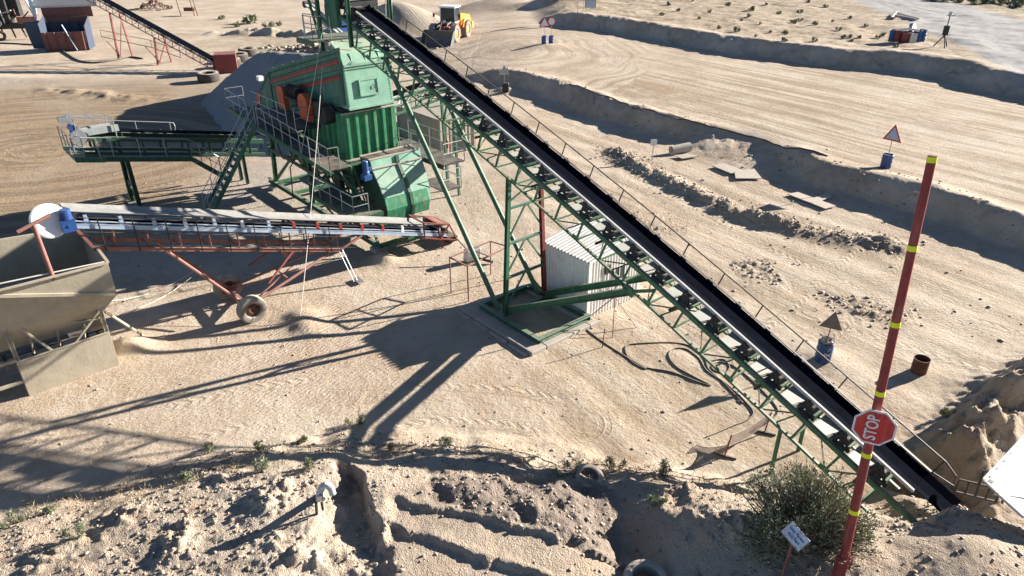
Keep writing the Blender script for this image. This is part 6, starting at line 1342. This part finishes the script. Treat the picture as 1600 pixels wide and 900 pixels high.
# ------------------------------------------------------------------ loose stones and dry grass (uncountable)
def stones():
    x = []; y = []; s = []
    xs = rng.uniform(-16, 16, 150000); ys = rng.uniform(8.2, 19, 150000)
    _, mk = height(xs, ys, False); w_ = mk['fg'] * (.25 + .75 * S(fbm(xs, ys, .5, 3, 201), -.2, .6)) * (1 - .75 * mk['plate'] * (1 - mk['dark'])); k = rng.random(len(xs)) < w_ * .52; x.append(xs[k]); y.append(ys[k]); s.append(.006 + .055 * rng.random(k.sum()) ** 9)
    for pl, wd, m_, sc in ((RIDGE, .7, 2600, .08), (BANK1A, .8, 350, .09), (BANK1B, .8, 350, .09)):
        pl = np.array(pl); t_ = rng.uniform(0, len(pl) - 1.001, m_); i = t_.astype(int); f = t_ - i; px = pl[i] * (1 - f)[:, None] + pl[i + 1] * f[:, None] + rng.normal(0, wd, (m_, 2)); x.append(px[:, 0]); y.append(px[:, 1]); s.append(.02 + sc * rng.random(m_) ** 5)
    xs = rng.uniform(6, 20, 16000); ys = rng.uniform(22, 38, 16000); _, mk = height(xs, ys, False); k = rng.random(16000) < mk['clod'] * .55 + .012; x.append(xs[k]); y.append(ys[k]); s.append(.012 + .08 * rng.random(k.sum()) ** 4)
    xs = rng.uniform(-22, 12, 3500); ys = rng.uniform(15, 40, 3500); x.append(xs); y.append(ys); s.append(.008 + .05 * rng.random(3500) ** 8)
    m_ = 2600; xs = rng.normal(0, 1, m_) * 3.0 - 20; ys = rng.normal(0, 1, m_) * 1.2 + 86; x.append(xs); y.append(ys); s.append(.05 + .3 * rng.random(m_) ** 3)
    x = np.concatenate(x); y = np.concatenate(y); s = np.concatenate(s); z, _ = height(x, y, True); n = len(x)
    base = np.array([[1, 0, 0], [-1, 0, 0], [0, 1, 0], [0, -1, 0], [0, 0, .8], [0, 0, -.8], [.6, .6, .45], [-.6, .6, .45], [-.6, -.6, .45], [.6, -.6, .45]])
    hull = np.array([[4, 6, 7], [4, 7, 8], [4, 8, 9], [4, 9, 6], [6, 0, 2], [7, 2, 1], [8, 1, 3], [9, 3, 0], [6, 2, 7], [7, 1, 8], [8, 3, 9], [9, 0, 6], [0, 5, 2], [2, 5, 1], [1, 5, 3], [3, 5, 0]])
    V = base[None] * (1 + .45 * rng.uniform(-1, 1, (n, 10, 3))); a = rng.uniform(0, 6.28, n); c, sn = np.cos(a), np.sin(a); sx = rng.uniform(.7, 1.4, n)
    X = (V[..., 0] * sx[:, None]); Y = V[..., 1]; V2 = np.stack([X * c[:, None] - Y * sn[:, None], X * sn[:, None] + Y * c[:, None], V[..., 2] * rng.uniform(.5, 1, n)[:, None]], -1) * s[:, None, None] + np.stack([x, y, z + s * .15], -1)[:, None, :]
    Fc = (hull[None] + (np.arange(n) * 10)[:, None, None]).reshape(-1, 3)
    me = bpy.data.meshes.new('loose_stones'); me.vertices.add(n * 10); me.vertices.foreach_set('co', V2.astype(np.float32).ravel()); me.loops.add(len(Fc) * 3); me.loops.foreach_set('vertex_index', Fc.astype(np.int32).ravel()); me.polygons.add(len(Fc)); me.polygons.foreach_set('loop_start', np.arange(0, len(Fc) * 3, 3, dtype=np.int32)); me.polygons.foreach_set('loop_total', np.full(len(Fc), 3, np.int32)); me.update(calc_edges=True)
    me.materials.append(leaf_mat('stone', (.21, .17, .13), (.44, .36, .28))); o = bpy.data.objects.new('loose_stones', me); COL.objects.link(o); o['kind'] = 'stuff'
stones()
def dry_grass():
    b = MB(); rr = random.Random(77); cand = []
    for i in range(900):
        px = rr.uniform(0, 1300); py = rr.uniform(668, 800); cand.append((px, py))
    gx = np.array([G(*c, 1.0).x for c in cand]); gy = np.array([G(*c, 1.0).y for c in cand]); zz_, mk = height(gx, gy, True)
    for i in range(len(cand)):
        if mk['fg'][i] < .4 or mk['e'][i] > 2.6 or mk['plate'][i] > .3: continue
        if rr.random() > .55: continue
        p = Vector((gx[i], gy[i], zz_[i]))
        for k in range(rr.randrange(6, 16)):
            d = Vector((rr.gauss(0, .6), rr.gauss(0, .6), 1)); leaf(b, p + Vector((rr.gauss(0, .05), rr.gauss(0, .05), 0)), d, rr.uniform(.08, .24), .012, rr)
    o = obj('dry_grass', b, M['dry']); o['kind'] = 'stuff'
dry_grass()
